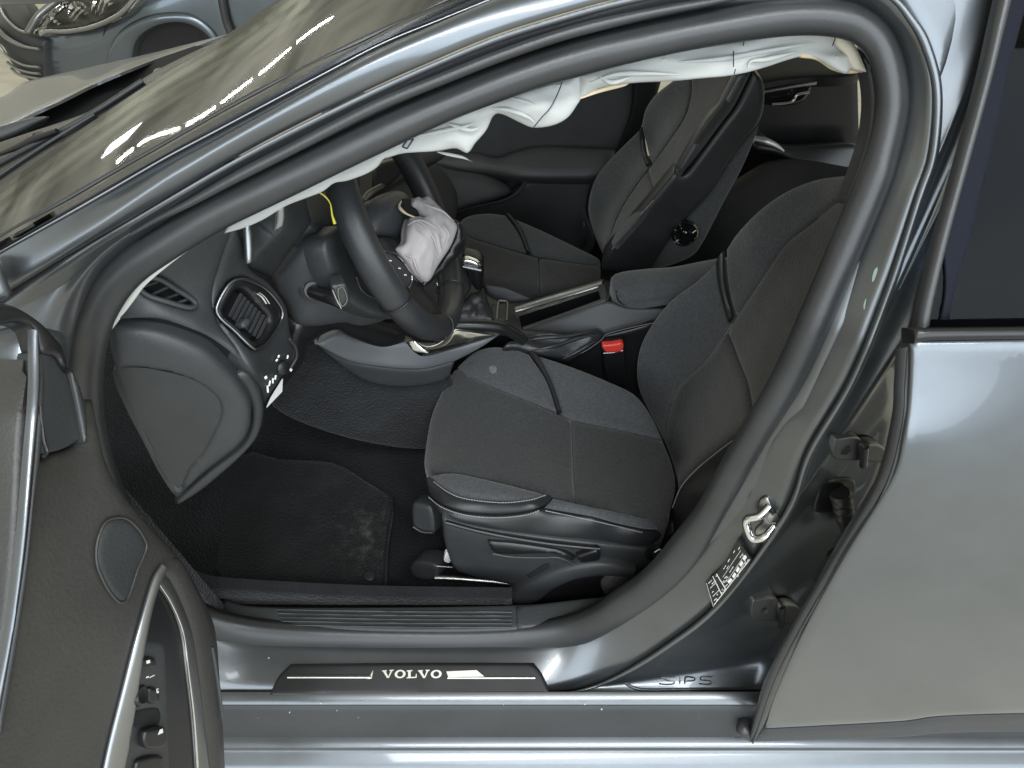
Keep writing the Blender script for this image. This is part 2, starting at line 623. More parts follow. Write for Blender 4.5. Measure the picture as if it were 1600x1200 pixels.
# seal inner edge, seal outer edge, flange, outer ridge; then the set-off of flange, channel, ridge
ST = [
 ((330, 955), (330, 1000), (330, 1022), (330, 1088), -.015, -.035, -.080),
 ((420, 974), (420, 1014), (420, 1031), (420, 1088), -.015, -.035, -.080),
 ((600, 981), (600, 1020), (600, 1034), (600, 1089), -.015, -.035, -.080),
 ((780, 981), (780, 1023), (785, 1038), (795, 1089), -.015, -.033, -.080),
 ((890, 966), (872, 1019), (885, 1040), (880, 1084), -.012, -.022, -.068),
 ((968, 923), (950, 987), (965, 1018), (955, 1062), -.006, .004, -.050),
 ((1012, 888), (1035, 932), (1052, 952), (1045, 1008), -.003, .014, -.040),
 ((1050, 842), (1091, 876), (1118, 884), (1130, 938), -.002, .018, -.034),
 ((1088, 790), (1138, 796), (1180, 800), (1232, 800), -.002, .020, -.030),
 ((1138, 700), (1192, 700), (1226, 700), (1268, 705), -.002, .020, -.028),
 ((1205, 585), (1257, 590), (1276, 592), (1334, 592), -.001, .018, -.026),
 ((1267, 448), (1321, 450), (1342, 452), (1390, 455), .002, .006, -.024),
 ((1330, 300), (1385, 302), (1402, 304), (1438, 308), .004, .004, -.024),
 ((1358, 235), (1403, 240), (1420, 242), (1460, 240), .004, .004, -.024),
 ((1372, 160), (1418, 160), (1436, 158), (1466, 150), .004, .002, -.022),
 ((1362, 98), (1408, 84), (1426, 76), (1454, 88), .006, .002, -.022),
 ((1335, 64), (1380, 34), (1398, 22), (1428, 34), .008, .004, -.022),
 ((1290, 52), (1328, 6), (1340, -10), (1374, -16), .008, .006, -.022),
 ((1220, 52), (1232, 2), (1228, -18), (1240, -40), .004, .010, -.022),
 ((1100, 68), (1100, 24), (1092, 4), (1060, -20), -.008, .010, -.022),
 ((1000, 88), (1000, 45), (988, 24), (968, -3), -.008, .010, -.022),
 ((900, 115), (900, 68), (884, 50), (876, 22), -.008, .010, -.022),
 ((800, 145), (800, 101), (786, 83), (778, 53), -.008, .010, -.022),
 ((700, 182), (700, 141), (690, 121), (688, 90), -.008, .010, -.022),
 ((600, 230), (600, 184), (586, 164), (580, 138), -.008, .010, -.022),
 ((475, 290), (475, 244), (456, 230), (450, 202), -.008, .010, -.022),
 ((400, 325), (400, 281), (374, 272), (366, 247), -.008, .010, -.022),
 ((337, 357), (325, 317), (300, 313), (292, 290), -.008, .010, -.022),
 ((275, 396), (250, 362), (232, 348), (214, 336), -.006, .010, -.022),
 ((222, 434), (188, 405), (172, 388), (145, 376), -.004, .006, -.022),
 ((187, 480), (150, 448), (132, 432), (88, 409), -.003, .002, -.022),
 ((168, 525), (124, 520), (98, 500), (25, 446), -.003, -.002, -.022),
 ((160, 590), (114, 600), (82, 580), (-50, 500), -.003, -.004, -.022),
 ((166, 660), (122, 690), (82, 670), (-90, 620), -.003, -.004, -.022),
 ((190, 750), (152, 790), (102, 790), (-70, 780), -.003, -.006, -.030),
 ((236, 850), (200, 890), (152, 900), (10, 950), -.006, -.012, -.050),
 ((285, 922), (260, 966), (232, 990), (180, 1070), -.010, -.024, -.070),
]
NS = 8
def loop(i, off=0.0, key=None):
    """closed loop round the doorway along contour i"""
    c = crom([s[i] for s in ST], NS, True)
    o = np.full(len(c), off) if key is None else crom([[s[key], 0] for s in ST], NS, True)[:, 0] + off
    return np.array([side(x, y, k) for (x, y), k in zip(c, o)])
L_IN, L_OUT = loop(0, 0.022), loop(1, 0.0)
L_F = loop(2, 0.0, 4)
c2, c3 = crom([s[2] for s in ST], NS, True), crom([s[3] for s in ST], NS, True)
L_R = loop(3, 0.0, 6)
def between(t, key, extra=0.0):
    o = crom([[s[key], 0] for s in ST], NS, True)[:, 0] + extra
    of = crom([[s[4], s[6]] for s in ST], NS, True)
    w = np.clip((-of[:, 1] - 0.035) / 0.04, 0, 1)          # over the sill the jamb is a plain slope
    o = (1 - w) * o + w * (of[:, 0] + (of[:, 1] - of[:, 0]) * t)
    cc = c2 + (c3 - c2) * t
    return np.array([side(x, y, k) for (x, y), k in zip(cc, o)])
# rubber door seal: a fat tube round the doorway
def closed_ridge(name, A, B, h, mt, parent, m=10, lip=0.0):
    T = np.roll((A + B) / 2, -1, 0) - np.roll((A + B) / 2, 1, 0)
    N = np.cross(T, B - A)
    N /= np.linalg.norm(N, axis=1, keepdims=True)
    s = np.sign((N * (CAM - A)).sum(1))[:, None]
    N = N * s
    rows = []
    for k in range(m + 1):
        a = math.pi * k / m
        rows.append(A + (B - A) * ((1 - math.cos(a)) / 2) + N * (h * math.sin(a) ** 0.8))
    rows.append(B - N * h * 0.7)
    rows.append(A - N * h * 0.7)
    return grid_obj(name, rows, mt, parent, True, True, True, None)
seal = closed_ridge('door_seal', L_IN, L_OUT, 0.016, RUBBER, BODY)
tag(seal, 'fat black rubber seal running round the open doorway')
# painted jamb: flange, channel, ridge
A2 = L_OUT + np.array([0, 0.012, 0])
g1 = 0.5 * (L_OUT + L_F) + np.array([0, 0.006, 0])
rows = [L_IN + np.array([0, 0.03, 0]), A2, g1, L_F, between(0.14, 4, 0.001), between(0.3, 5, 0.002), between(0.55, 5), between(0.8, 5, -0.004), between(0.93, 6, 0.004), L_R]
jamb = grid_obj('door_jamb', rows, PAINT_IN, BODY, True, True)
tag(jamb, 'painted grey door jamb with stepped channel')
md = jamb.modifiers.new('sub', 'SUBSURF'); md.levels = md.render_levels = 1
# second slim seal along the roof side and windscreen pillar
i0, i1 = 18 * NS, 28 * NS + 4
sm = L_F[i0:i1]
tube('roof_seal', sm + np.array([0, -0.004, 0.0]), [0.002, 0.0055, 0.0055, 0.0055, 0.002], RUBBER, BODY, 10)

# outer skin over the windscreen pillar and roof edge
a_edge = [(1090, -130), (950, -70), (860, -34), (775, 0), (688, 35), (600, 71), (515, 115), (430, 160), (345, 205), (260, 250), (182, 295), (105, 339), (30, 381), (-60, 432)]
r_edge = [s[3] for s in ST[19:32]] + [(-60, 492)]
SA = Surf([(1090, -130, 'Y', -.50), (775, 0, 'Y', -.565), (600, 71, 'Y', -.60), (430, 160, 'Y', -.632), (260, 250, 'Y', -.66), (105, 339, 'Y', -.69), (-60, 432, 'Y', -.72)])
n = 90
ra = resample(crom(a_edge, 10), n)
rr = resample(crom(r_edge, 10), n)
A3 = np.array([SA(x, y) for x, y in ra])
R3 = np.array([side(x, y, -.022) for x, y in rr])
T = np.gradient((A3 + R3) / 2, axis=0)
N = np.cross(T, R3 - A3); N /= np.linalg.norm(N, axis=1, keepdims=True)
N *= np.sign((N * (CAM - A3)).sum(1))[:, None]
rows = []
for t in np.linspace(0, 1, 13):
    p = A3 + (R3 - A3) * t + N * (0.012 * (1 - (2 * t - 1) ** 2))[..., None] if False else A3 + (R3 - A3) * t + N * (0.016 * (4 * t * (1 - t)) * (0.6 + 0.8 * t))
    rows.append(p)
rows.append(R3 + np.array([0, 0.012, -0.003]))
o = grid_obj('pillar_skin', rows, PAINT, BODY)
tag(o, 'glossy grey windscreen pillar and roof rail skin')
# black windscreen surround
g_edge = [(1000, -130), (880, -70), (790, -32), (716, 0), (640, 36), (560, 72), (480, 112), (400, 152), (320, 196), (245, 238), (170, 280), (97, 322), (20, 366), (-70, 418)]
rg = resample(crom(g_edge, 10), n)
G3 = np.array([SA(x, y) for x, y in rg]) + np.array([0, 0.01, 0.004])
o = ridge('windscreen_trim', A3 + np.array([0, 0.003, 0.002]), G3, 0.002, RUBBER, BODY)
bl = ridge('windscreen_trim_bead', A3 + np.array([0, -0.0005, 0.001]), A3 + (G3 - A3) * 0.1 + np.array([0, 0, 0.002]), 0.002, ALU, BODY)

# sill: edge under the doorway, black sill cover, ledges
xs = np.linspace(-0.75, 1.6, 60)
def rail(pr, name, mt, sub=1):
    rows = [[np.array([x, y, z]) for x in xs] for (y, z) in pr]
    o = grid_obj(name, rows, mt, BODY, False, False, True, 35)
    return o
Z1 = at(700, 1090, Y=-0.785)
rail([(-0.775, 0.392), (-0.787, 0.3885), (-0.792, 0.383), (-0.790, 0.374)], 'sill_edge', PAINT_IN)
rail([(-0.780, 0.380), (-0.792, 0.369), (-0.797, 0.360), (-0.801, 0.290), (-0.806, 0.279), (-0.800, 0.26)], 'sill_cover', PLAST2)
rail([(-0.79, 0.283), (-0.812, 0.281), (-0.820, 0.276), (-0.822, 0.268), (-0.818, 0.262), (-0.824, 0.257), (-0.838, 0.254), (-0.846, 0.246), (-0.846, 0.222), (-0.83, 0.20), (-0.6, 0.16)], 'rocker_panel', PAINT)

# outer face behind the doorway (centre pillar) out to the rear door
gap_edge = [(1600, -160), (1558, 0), (1530, 120), (1495, 250), (1462, 370), (1438, 470), (1424, 525), (1404, 548), (1400, 600), (1394, 655), (1368, 750), (1300, 875), (1255, 950), (1205, 1040), (1190, 1096)]
n = 130
R4 = resample(L_R[4 * NS:17 * NS + 1], n)[::-1]
ge = resample(crom(gap_edge, 10), n)
def gap_off(y):
    return float(np.interp(y, [0, 500, 560, 640, 900, 1030, 1096], [-.029, -.029, .000, .030, .038, -.01, -.070]))
GE = np.array([side(x, y, gap_off(y)) for x, y in ge])
rows = []
T = np.gradient((GE + R4) / 2, axis=0)
N = np.cross(T, R4 - GE); N /= np.linalg.norm(N, axis=1, keepdims=True)
N *= np.sign((N * (CAM - GE)).sum(1))[:, None]
for t in np.linspace(0, 1, 13):
    rows.append(R4 + (GE - R4) * t + N * 0.0018 * math.sin(math.pi * t))
rows.append(GE + np.array([0.03, 0.05, 0]))
o = grid_obj('centre_pillar_skin', rows, PAINT, BODY)
tag(o, 'grey centre pillar face between doorway and rear door')
tube('jamb_ridge', L_R[4 * NS:17 * NS + 1] + np.array([-.001, -.001, 0]), [0.002] + [0.0042] * 8 + [0.002], PAINT, BODY, 10)
from mathutils.bvhtree import BVHTree
bpy.context.view_layer.update()
_dg = bpy.context.evaluated_depsgraph_get()
_tr = [BVHTree.FromObject(o_, _dg) for o_ in (jamb, o)]
def on_body(x, y):
    """where a sight line first meets the painted jamb or centre pillar"""
    d = Vector(ray(x, y)).normalized()
    hs = [t_.ray_cast(Vector(CAM), d) for t_ in _tr]
    hs = [h for h in hs if h[0] is not None]
    if not hs:
        return side(x, y, -.02)
    return np.array(min(hs, key=lambda h: h[3])[0])
S_FOOT0 = lambda x, y: side(x, y, float(np.interp(y, [1000, 1060, 1090], [-.036, -.052, -.073])))
tube('embossed_rib', curve([(1190, 1077), (1080, 1077), (1010, 1078), (988, 1074), (978, 1067)], on_body, 30), 0.003, PAINT_IN, BODY, 8)
# roof panel over the cabin (out of frame, it shades the seats)
rows = []
for x_ in np.linspace(0.06, 1.7, 14):
    zc = 1.455 - 0.05 * (x_ - 0.8) ** 2
    rows.append([np.array([x_ + 0.05 * (abs(y_) / .6) ** 2, y_, zc - 0.05 * (y_ / .6) ** 2 - 0.012 * (abs(y_) / .6) ** 6]) for y_ in np.linspace(-.575, .60, 15)])
rp_ = grid_obj('roof_panel', rows, PAINT, BODY)
md = rp_.modifiers.new('thick', 'SOLIDIFY'); md.thickness = 0.02; md.offset = -1
# ------------------------------------------------------------------ cabin floor
CABIN = empty('cabin_floor', car)
fl = [(-.78, -.66), (.95, -.66), (.95, .70), (-.78, .70)]
def slab(name, pts, thick, mt, parent):
    """a plain sheet given by its corners, with thickness"""
    P = np.array(pts, float)
    n_ = np.cross(P[1] - P[0], P[2] - P[0]); n_ /= np.linalg.norm(n_)
    if n_ @ (CAM - P.mean(0)) < 0:
        P = P[::-1]; n_ = -n_
    k = len(P)
    V = np.vstack([P, P - n_ * thick])
    Fc = [tuple(range(k)), tuple(range(2 * k - 1, k - 1, -1))] + [(i, i + k, (i + 1) % k + k, (i + 1) % k) for i in range(k)]
    return mesh_obj(name, V, Fc, mt, parent, False)
slab('carpet', [(-.60, -.69, .235), (.95, -.69, .235), (.95, .70, .235), (-.60, .70, .235)], .02, CARPET, CABIN)
slab('toe_board', [(-.60, -.69, .236), (-.60, .70, .236), (-.86, .70, .62), (-.86, -.69, .62)], .02, CARPET, CABIN)
slab('bulkhead', [(-.86, -.69, .61), (-.86, .70, .61), (-.86, .70, .90), (-.86, -.69, .90)], .02, CARPET, CABIN)
slab('kick_panel', [(-.86, -.665, .24), (-.50, -.665, .24), (-.50, -.665, .45), (-.56, -.665, .80), (-.86, -.665, .9)], .02, CARPET, CABIN)
slab('sill_inner_wall', [(-.60, -.640, .20), (.95, -.640, .20), (.95, -.665, .405), (-.60, -.665, .405)], .02, CARPET, CABIN)
slab('far_sill_wall', [(-.86, .69, .2), (.95, .69, .2), (.95, .69, .6), (-.86, .69, .6)], .02, CARPET, CABIN)
slab('tunnel', [(-.70, -.10, .236), (.95, -.10, .236), (.95, -.07, .48), (-.70, -.07, .52)], .14, CARPET, CABIN)
tread = Surf([(400, 975, 'Y', -.675), (1000, 975, 'Y', -.675), (400, 930, 'Y', -.625), (1000, 930, 'Y', -.625)])
patch('tread_plate', [(345, 935, 1), (430, 948), (800, 945), (960, 930, 1), (930, 968), (800, 984), (600, 986), (345, 972, 1)], tread, PLAST, CABIN, 12, 0.003, 0.008, 0.01)
for k, y in enumerate((955, 961, 967, 973, 979)):
    tube('tread_rib', curve([(432 + 3 * k, y - 3), (600, y), (800, y + 1)], tread, 24) + np.array([0, -.001, .001]), 0.0017, PLAST, CABIN, 6)
patch('seat_side_sill_trim', [(806, 948, 1), (960, 934), (905, 972), (808, 983, 1)], tread, PLAST, CABIN, 10, 0.003, 0.006, 0.006, lift=0.003)
# pedal-box heater duct and foot rest in the dark
patch('foot_rest', [(395, 690), (420, 702, 1), (520, 716), (560, 728), (600, 660), (560, 610), (440, 600), (400, 650)],
      Surf([(395, 690, 'X', -.62), (560, 728, 'X', -.52), (440, 600, 'X', -.66), (600, 640, 'X', -.56)]), CARPET, CABIN, 12, 0.012, 0.03, 0.03, 0.002)
patch('sill_carpet', [(300, 912, 1), (345, 922), (560, 934), (800, 938, 1), (800, 948, 1), (345, 946), (310, 934, 1)],
      Surf([(290, 870, 'Y', -.64), (345, 920, 'Y', -.63), (800, 942, 'Y', -.63)]), CARPET, CABIN, 12, 0.004, 0.01, 0.02)

# ------------------------------------------------------------------ floor mat
S_MAT = Surf([(340, 910, 'Z', .262), (600, 930, 'Z', .258), (615, 780, 'Z', .252), (480, 740, 'Z', .27), (400, 705, 'Z', .31), (300, 800, 'Z', .28)])
fm = patch('floor_mat', [(270, 800, 1), (330, 730), (395, 704, 1), (440, 716), (520, 722), (575, 752), (612, 775, 1), (614, 800), (606, 850), (602, 932, 1), (480, 926), (345, 915, 1), (342, 890), (300, 860)],
           S_MAT, MATM, None, 10, 0.006, 0.012, 0.008, 0.0012)
tag(fm, 'worn black floor mat with scuffed heel patch in the driver footwell', 'floor mat')
e1 = curve([(613, 778), (614, 800), (607, 850), (602, 930)], S_MAT, 30)
e0 = curve([(606, 780), (607, 800), (600, 850), (595, 930)], S_MAT, 30)
ridge('hem', e0 + np.array([0, 0, .004]), e1 + np.array([0, 0, .004]), 0.003, CARPET, fm)
lathe('mat_clip', S_MAT(578, 902) + np.array([0, 0, .004]), (0, 0, 1), [(0.012, 0), (0.012, .003), (0.009, .005), (0.004, .005), (0.003, .003)], PLAST, fm, 20)

# ------------------------------------------------------------------ far side of the cabin
FDOOR = empty('passenger_door_panel', car)
tag(FDOOR, 'dark inner panel of the far front door')
S_FD = Surf([(640, 240, 'Y', .66), (1000, 150, 'Y', .68), (900, 300, 'Y', .66), (720, 420, 'Y', .66)])
patch('door_card', [(560, 210), (650, 150), (760, 120), (992, 110, 1), (988, 200), (962, 262), (930, 330), (900, 420, 1), (700, 430), (600, 360)], S_FD, PLAST2, FDOOR, 16, 0.004, 0.02, 0.03)
patch('armrest', [(742, 236), (775, 244), (812, 232), (850, 226), (962, 231, 1), (952, 268), (920, 278, 1), (820, 277), (760, 268), (700, 262), (660, 250), (690, 238)],
      Surf([(700, 250, 'Y', .63), (850, 226, 'Y', .64), (960, 232, 'Y', .62), (820, 277, 'Y', .57), (920, 277, 'Y', .57)]), PLAST2, FDOOR, 10, 0.014, 0.03, 0.04)
patch('door_pocket', [(705, 335), (740, 324), (790, 312), (812, 296), (822, 281, 1), (925, 281, 1), (915, 330), (930, 380), (900, 420, 1), (760, 400)],
      Surf([(705, 335, 'Y', .60), (822, 281, 'Y', .60), (920, 281, 'Y', .61), (900, 420, 'Y', .60)]), PLAST2, FDOOR, 10, 0.006, 0.012, 0.03)
tube('pocket_edge', curve([(700, 337), (740, 324), (790, 312), (812, 298), (823, 280)], Surf([(705, 335, 'Y', .60), (822, 281, 'Y', .60), (900, 420, 'Y', .60)]), 30) + np.array([0, -.004, .003]), 0.006, PLAST2, FDOOR, 8)
patch('glove_box_side', [(590, 250), (640, 240), (700, 262), (770, 275), (800, 300), (735, 322), (690, 332), (640, 300)],
      Surf([(590, 250, 'Y', .5), (700, 262, 'Y', .58), (800, 300, 'Y', .58), (690, 332, 'Y', .5)]), PLAST, FDOOR, 10, 0.01, 0.03, 0.04)

FB = patch('passenger_centre_pillar', [(990, 105, 1), (1036, 120, 1), (1020, 170), (1000, 205), (985, 235), (968, 268, 1), (960, 250), (985, 180)],
           Surf([(990, 105, 'Y', .66), (1036, 120, 'Y', .66), (968, 268, 'Y', .66)]), PLASTB, car, 10, 0.006, 0.015, 0.03)
RD = empty('far_rear_door_panel', car)
tag(RD, 'dark inner panel of the far rear door with chrome handle')
S_RD = Surf([(1180, 120, 'Y', .68), (1340, 110, 'Y', .68), (1180, 230, 'Y', .68), (1340, 280, 'Y', .68)])
patch('door_card', [(1150, 135, 1), (1240, 122), (1340, 108, 1), (1345, 300, 1), (1300, 290), (1150, 270, 1)], S_RD, PLASTB, RD, 14, 0.004, 0.02, 0.03)
patch('window_ledge', [(1150, 90, 1), (1345, 70, 1), (1345, 112), (1240, 122), (1150, 137, 1)], Surf([(1150, 90, 'Y', .72), (1345, 80, 'Y', .72), (1345, 112, 'Y', .64), (1150, 137, 'Y', .64)]), PLASTB, RD, 14, 0.006, 0.02, 0.03)
patch('armrest', [(1176, 200), (1190, 205), (1215, 222), (1250, 224), (1330, 222), (1345, 232, 1), (1345, 290, 1), (1260, 262), (1215, 240), (1178, 232)],
      Surf([(1180, 210, 'Y', .62), (1250, 224, 'Y', .62), (1330, 224, 'Y', .62), (1250, 260, 'Y', .58), (1340, 285, 'Y', .58)]), PLASTB, RD, 10, 0.01, 0.02, 0.04)
tube('armrest_trim', curve([(1178, 217), (1195, 221), (1212, 228), (1224, 236)], Surf([(1180, 215, 'Y', .575), (1225, 235, 'Y', .575), (1200, 240, 'Y', .57)]), 16), [0.010, 0.012, 0.009, .004], ALU, RD, 10)
S_H = Surf([(1190, 140, 'Y', .655), (1280, 130, 'Y', .655), (1240, 170, 'Y', .655)])
patch('handle_bezel', [(1188, 142, 1), (1240, 133), (1276, 124, 1), (1268, 140), (1254, 160), (1225, 166), (1194, 164, 1)], S_H, GLOSS, RD, 5, 0.004, 0.008, 0.015)
ridge('handle_trim', curve([(1192, 143.5), (1225, 138), (1274, 132)], S_H, 16) + np.array([0, -.006, 0]), curve([(1192, 139.5), (1225, 133.5), (1275, 124)], S_H, 16) + np.array([0, -.006, 0]), 0.004, ALU, RD)
tube('handle', curve([(1203, 158.5), (1225, 156.5), (1236, 153), (1243, 143.5), (1262, 139.5)], S_H, 26) + np.array([0, -.018, 0]), 0.005, CHROME, RD, 10, flat=0.7)
# the back of the cabin behind the far seat
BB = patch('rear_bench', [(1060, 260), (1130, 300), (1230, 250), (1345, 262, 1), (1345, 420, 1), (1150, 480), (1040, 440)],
      Surf([(1100, 280, 'Y', .40), (1230, 255, 'Y', .55), (1340, 270, 'Y', .55), (1340, 420, 'Z', .42), (1150, 470, 'Z', .36), (1050, 440, 'Z', .36)]), DARK, car, 16, 0.02, 0.04, 0.05, 0.003)  # near-black shade colour in place of the bench's own
tag(BB, 'rear bench between the front seats, shade put into its colour')
# dried dirt on the mat: a heel patch and loose specks
_t = MATM.node_tree
_b = _t.nodes['Principled BSDF']
_src = _b.inputs['Base Color'].links[0].from_socket
_tc = _t.nodes.new('ShaderNodeTexCoord')
_c = S_MAT(585, 835)
_vm = _t.nodes.new('ShaderNodeVectorMath'); _vm.operation = 'DISTANCE'
_vm.inputs[1].default_value = tuple(_c)
_t.links.new(_tc.outputs['Object'], _vm.inputs[0])
_r1 = _t.nodes.new('ShaderNodeMapRange'); _r1.inputs[1].default_value = 0.015; _r1.inputs[2].default_value = 0.12; _r1.inputs[3].default_value = 1; _r1.inputs[4].default_value = 0
_t.links.new(_vm.outputs['Value'], _r1.inputs[0])
_nz = _t.nodes.new('ShaderNodeTexNoise'); _nz.inputs['Scale'].default_value = 34; _nz.inputs['Detail'].default_value = 8; _nz.inputs['Roughness'].default_value = 0.7
_t.links.new(_tc.outputs['Object'], _nz.inputs['Vector'])
_r2 = _t.nodes.new('ShaderNodeMapRange'); _r2.inputs[1].default_value = 0.50; _r2.inputs[2].default_value = 0.70
_t.links.new(_nz.outputs[0], _r2.inputs[0])
_m = _t.nodes.new('ShaderNodeMath'); _m.operation = 'MULTIPLY'
_t.links.new(_r1.outputs[0], _m.inputs[0]); _t.links.new(_r2.outputs[0], _m.inputs[1])
_mx = _t.nodes.new('ShaderNodeMix'); _mx.data_type = 'RGBA'
_t.links.new(_m.outputs[0], _mx.inputs[0]); _t.links.new(_src, _mx.inputs[6]); _mx.inputs[7].default_value = (0.11, 0.108, 0.10, 1)
_t.links.new(_mx.outputs[2], _b.inputs['Base Color'])
# ------------------------------------------------------------------ seats
def thread(name, pts, surf, parent, off, n=60, dash=2, r=0.0010):
    """a row of stitches, one joined line of thread"""
    c = curve(pts, surf, n * 3) + np.array(off)
    V, Fc = [], []
    for i in range(0, len(c) - dash, dash + 1):
        a, b = c[i], c[i + dash]
        t = b - a
        L = np.linalg.norm(t)
        if L < 1e-6:
            continue
        t /= L
        u = np.cross(t, [0, 0.5, 1]); u /= np.linalg.norm(u)
        w = np.cross(t, u)
        k = len(V)
        for p in (a, b):
            for s in ((1, 0), (0, 1), (-1, 0), (0, -1)):
                V.append(p + r * (s[0] * u + s[1] * w))
        for j in range(4):
            Fc.append((k + j, k + (j + 1) % 4, k + 4 + (j + 1) % 4, k + 4 + j))
    return mesh_obj(name, V, Fc, THREAD, parent)

# ---- driver seat
DS = empty('driver_seat', car)
tag(DS, 'charcoal fabric front seat nearest the open door')
SCU = Surf([(705, 580, 'Z', .545), (735, 550, 'Z', .570), (765, 540, 'Z', .578), (827, 551, 'Z', .582), (893, 571, 'Z', .582), (948, 593, 'Z', .575), (992, 615, 'Z', .565), (1018, 648, 'Z', .55),
            (1036, 686, 'Z', .53), (791, 612, 'Z', .562), (871, 643, 'Z', .553), (967, 670, 'Z', .540), (690, 604, 'Z', .530), (672, 650, 'Z', .520), (665, 690, 'Z', .518), (661, 725, 'Z', .53),
            (760, 640, 'Z', .556), (745, 690, 'Z', .556), (830, 690, 'Z', .548), (895, 703, 'Z', .545), (765, 747, 'Z', .575), (680, 736, 'Z', .565), (710, 736, 'Z', .575), (820, 760, 'Z', .578), (901, 784, 'Z', .568),
            (967, 799, 'Z', .560), (960, 730, 'Z', .538), (1040, 815, 'Z', .55), (1050, 740, 'Z', .53)])
K = dict(step=7, puff=0.007, wid=0.016, thick=0.09, rough=0.0008)
patch('cushion_bolster_front', [(712, 572, 1), (739, 549), (765, 540), (798, 542), (826, 551, 1), (853, 593), (870, 641, 1), (838, 630), (791, 612), (732, 586, 1)], SCU, FABRIC, DS, **K)
patch('cushion_bolster_rear', [(842, 554, 1), (893, 571), (948, 593), (992, 615), (1018, 648), (1036, 685, 1), (967, 670), (894, 654), (878, 645, 1), (862, 598)], SCU, FABRIC, DS, **K)
patch('cushion_front', [(732, 587, 1), (791, 613), (838, 631), (893, 655, 1), (895, 703), (897, 747), (901, 783, 1), (857, 770), (820, 759), (765, 746), (710, 735), (673, 736, 1), (661, 728), (666, 685), (674, 645), (692, 604), (712, 574)],
      SCU, FABRIC2, DS, 7, 0.007, 0.014, 0.09, 0.0008, bumps=[(795, 690, 10, -.0015), (799, 670, 8, -.0015), (790, 640, 26, .003), (700, 690, 40, .004)])
patch('cushion_rear', [(895, 656, 1), (967, 671), (1036, 687, 1), (1051, 725), (1056, 758), (1049, 790), (1045, 816, 1), (967, 799), (903, 784, 1), (898, 747), (897, 703)], SCU, FABRIC2, DS, **K)
patch('pale_stain', [(764, 575), (769, 571), (776, 574), (775, 581), (768, 583)], SCU, mat('pale_fabric_stain', (0.16, 0.165, 0.17), 0.95, 0, ('noise', 240, 0.5, 0.003), 0.4, scale2=300), DS, 2, 0.0006, .002, .001, lift=0.0006)
for sp in ([(735, 600), (770, 610), (798, 630), (803, 655), (796, 690), (784, 704)], [(690, 622), (720, 606), (748, 604)], [(672, 714), (700, 700), (740, 708), (790, 716)]):
    tube('cushion_crease', curve(sp, SCU, 30) + np.array([0, 0, -.0008]), [0.0002, 0.0016, 0.0018, 0.0002], FABRIC2, DS, 8)
# piping across the far bolster
ridge('bolster_piping', curve([(827, 551), (854, 593), (871, 642)], SCU, 24), curve([(840, 554), (862, 597), (878, 645)], SCU, 24), 0.005, LEATHER, DS)
SBO = Surf([(673, 738, 'Z', .570), (710, 736, 'Z', .576), (765, 747, 'Z', .578), (820, 760, 'Z', .580), (862, 775, 'Z', .575), (664, 748, 'Y', -.470), (692, 758, 'Y', -.490), (728, 775, 'Y', -.515), (783, 781, 'Y', -.527), (827, 778, 'Y', -.53),
            (670, 773, 'Y', -.492), (692, 790, 'Y', -.527), (728, 800, 'Y', -.540), (776, 805, 'Y', -.545), (842, 794, 'Y', -.545), (692, 808, 'Y', -.540), (747, 824, 'Y', -.552), (820, 835, 'Y', -.560), (930, 846, 'Y', -.566), (1003, 857, 'Y', -.57),
            (930, 806, 'Y', -.553), (1003, 824, 'Y', -.558), (1040, 820, 'Y', -.54), (967, 799, 'Z', .560)])
patch('side_bolster_pillow', [(672, 741, 1), (710, 737), (765, 748), (820, 761), (856, 771, 1), (827, 777), (783, 781), (728, 775), (692, 760)], SBO, FABRIC, DS, 6, 0.006, 0.012, 0.05, 0.0006)
patch('leather_band', [(664, 746, 1), (672, 744), (692, 762), (728, 777), (783, 783), (827, 779), (858, 772, 1), (864, 776), (842, 794), (820, 801), (776, 805), (728, 801), (692, 789), (670, 773)], SBO, LEATHER, DS, 6, 0.005, 0.010, 0.05)
patch('leather_side', [(668, 776, 1), (692, 791), (728, 803), (776, 807), (820, 803), (846, 795), (853, 794, 1), (930, 811), (1003, 829), (1040, 828, 1), (1030, 846), (1003, 857), (930, 847), (820, 836), (747, 825), (692, 809)], SBO, LEATHER, DS, 7, 0.006, 0.014, 0.06)
patch('rear_side_strip', [(866, 777, 1), (905, 787), (967, 801), (1045, 818, 1), (1042, 826), (1003, 827), (930, 809), (853, 792, 1)], SBO, FABRIC, DS, 6, 0.005, 0.010, 0.05)
thread('stitching', [(678, 752), (700, 768), (728, 778.5), (783, 784.5), (827, 780.5), (852, 773)], SBO, DS, (0, -.002, .001), 45)
thread('stitching', [(670, 776), (692, 792.5), (728, 804), (776, 808), (820, 804), (842, 797)], SBO, DS, (0, -.002, .001), 45)
thread('stitching', [(852, 797), (930, 813.5), (1003, 831)], SBO, DS, (0, -.002, .001), 45)
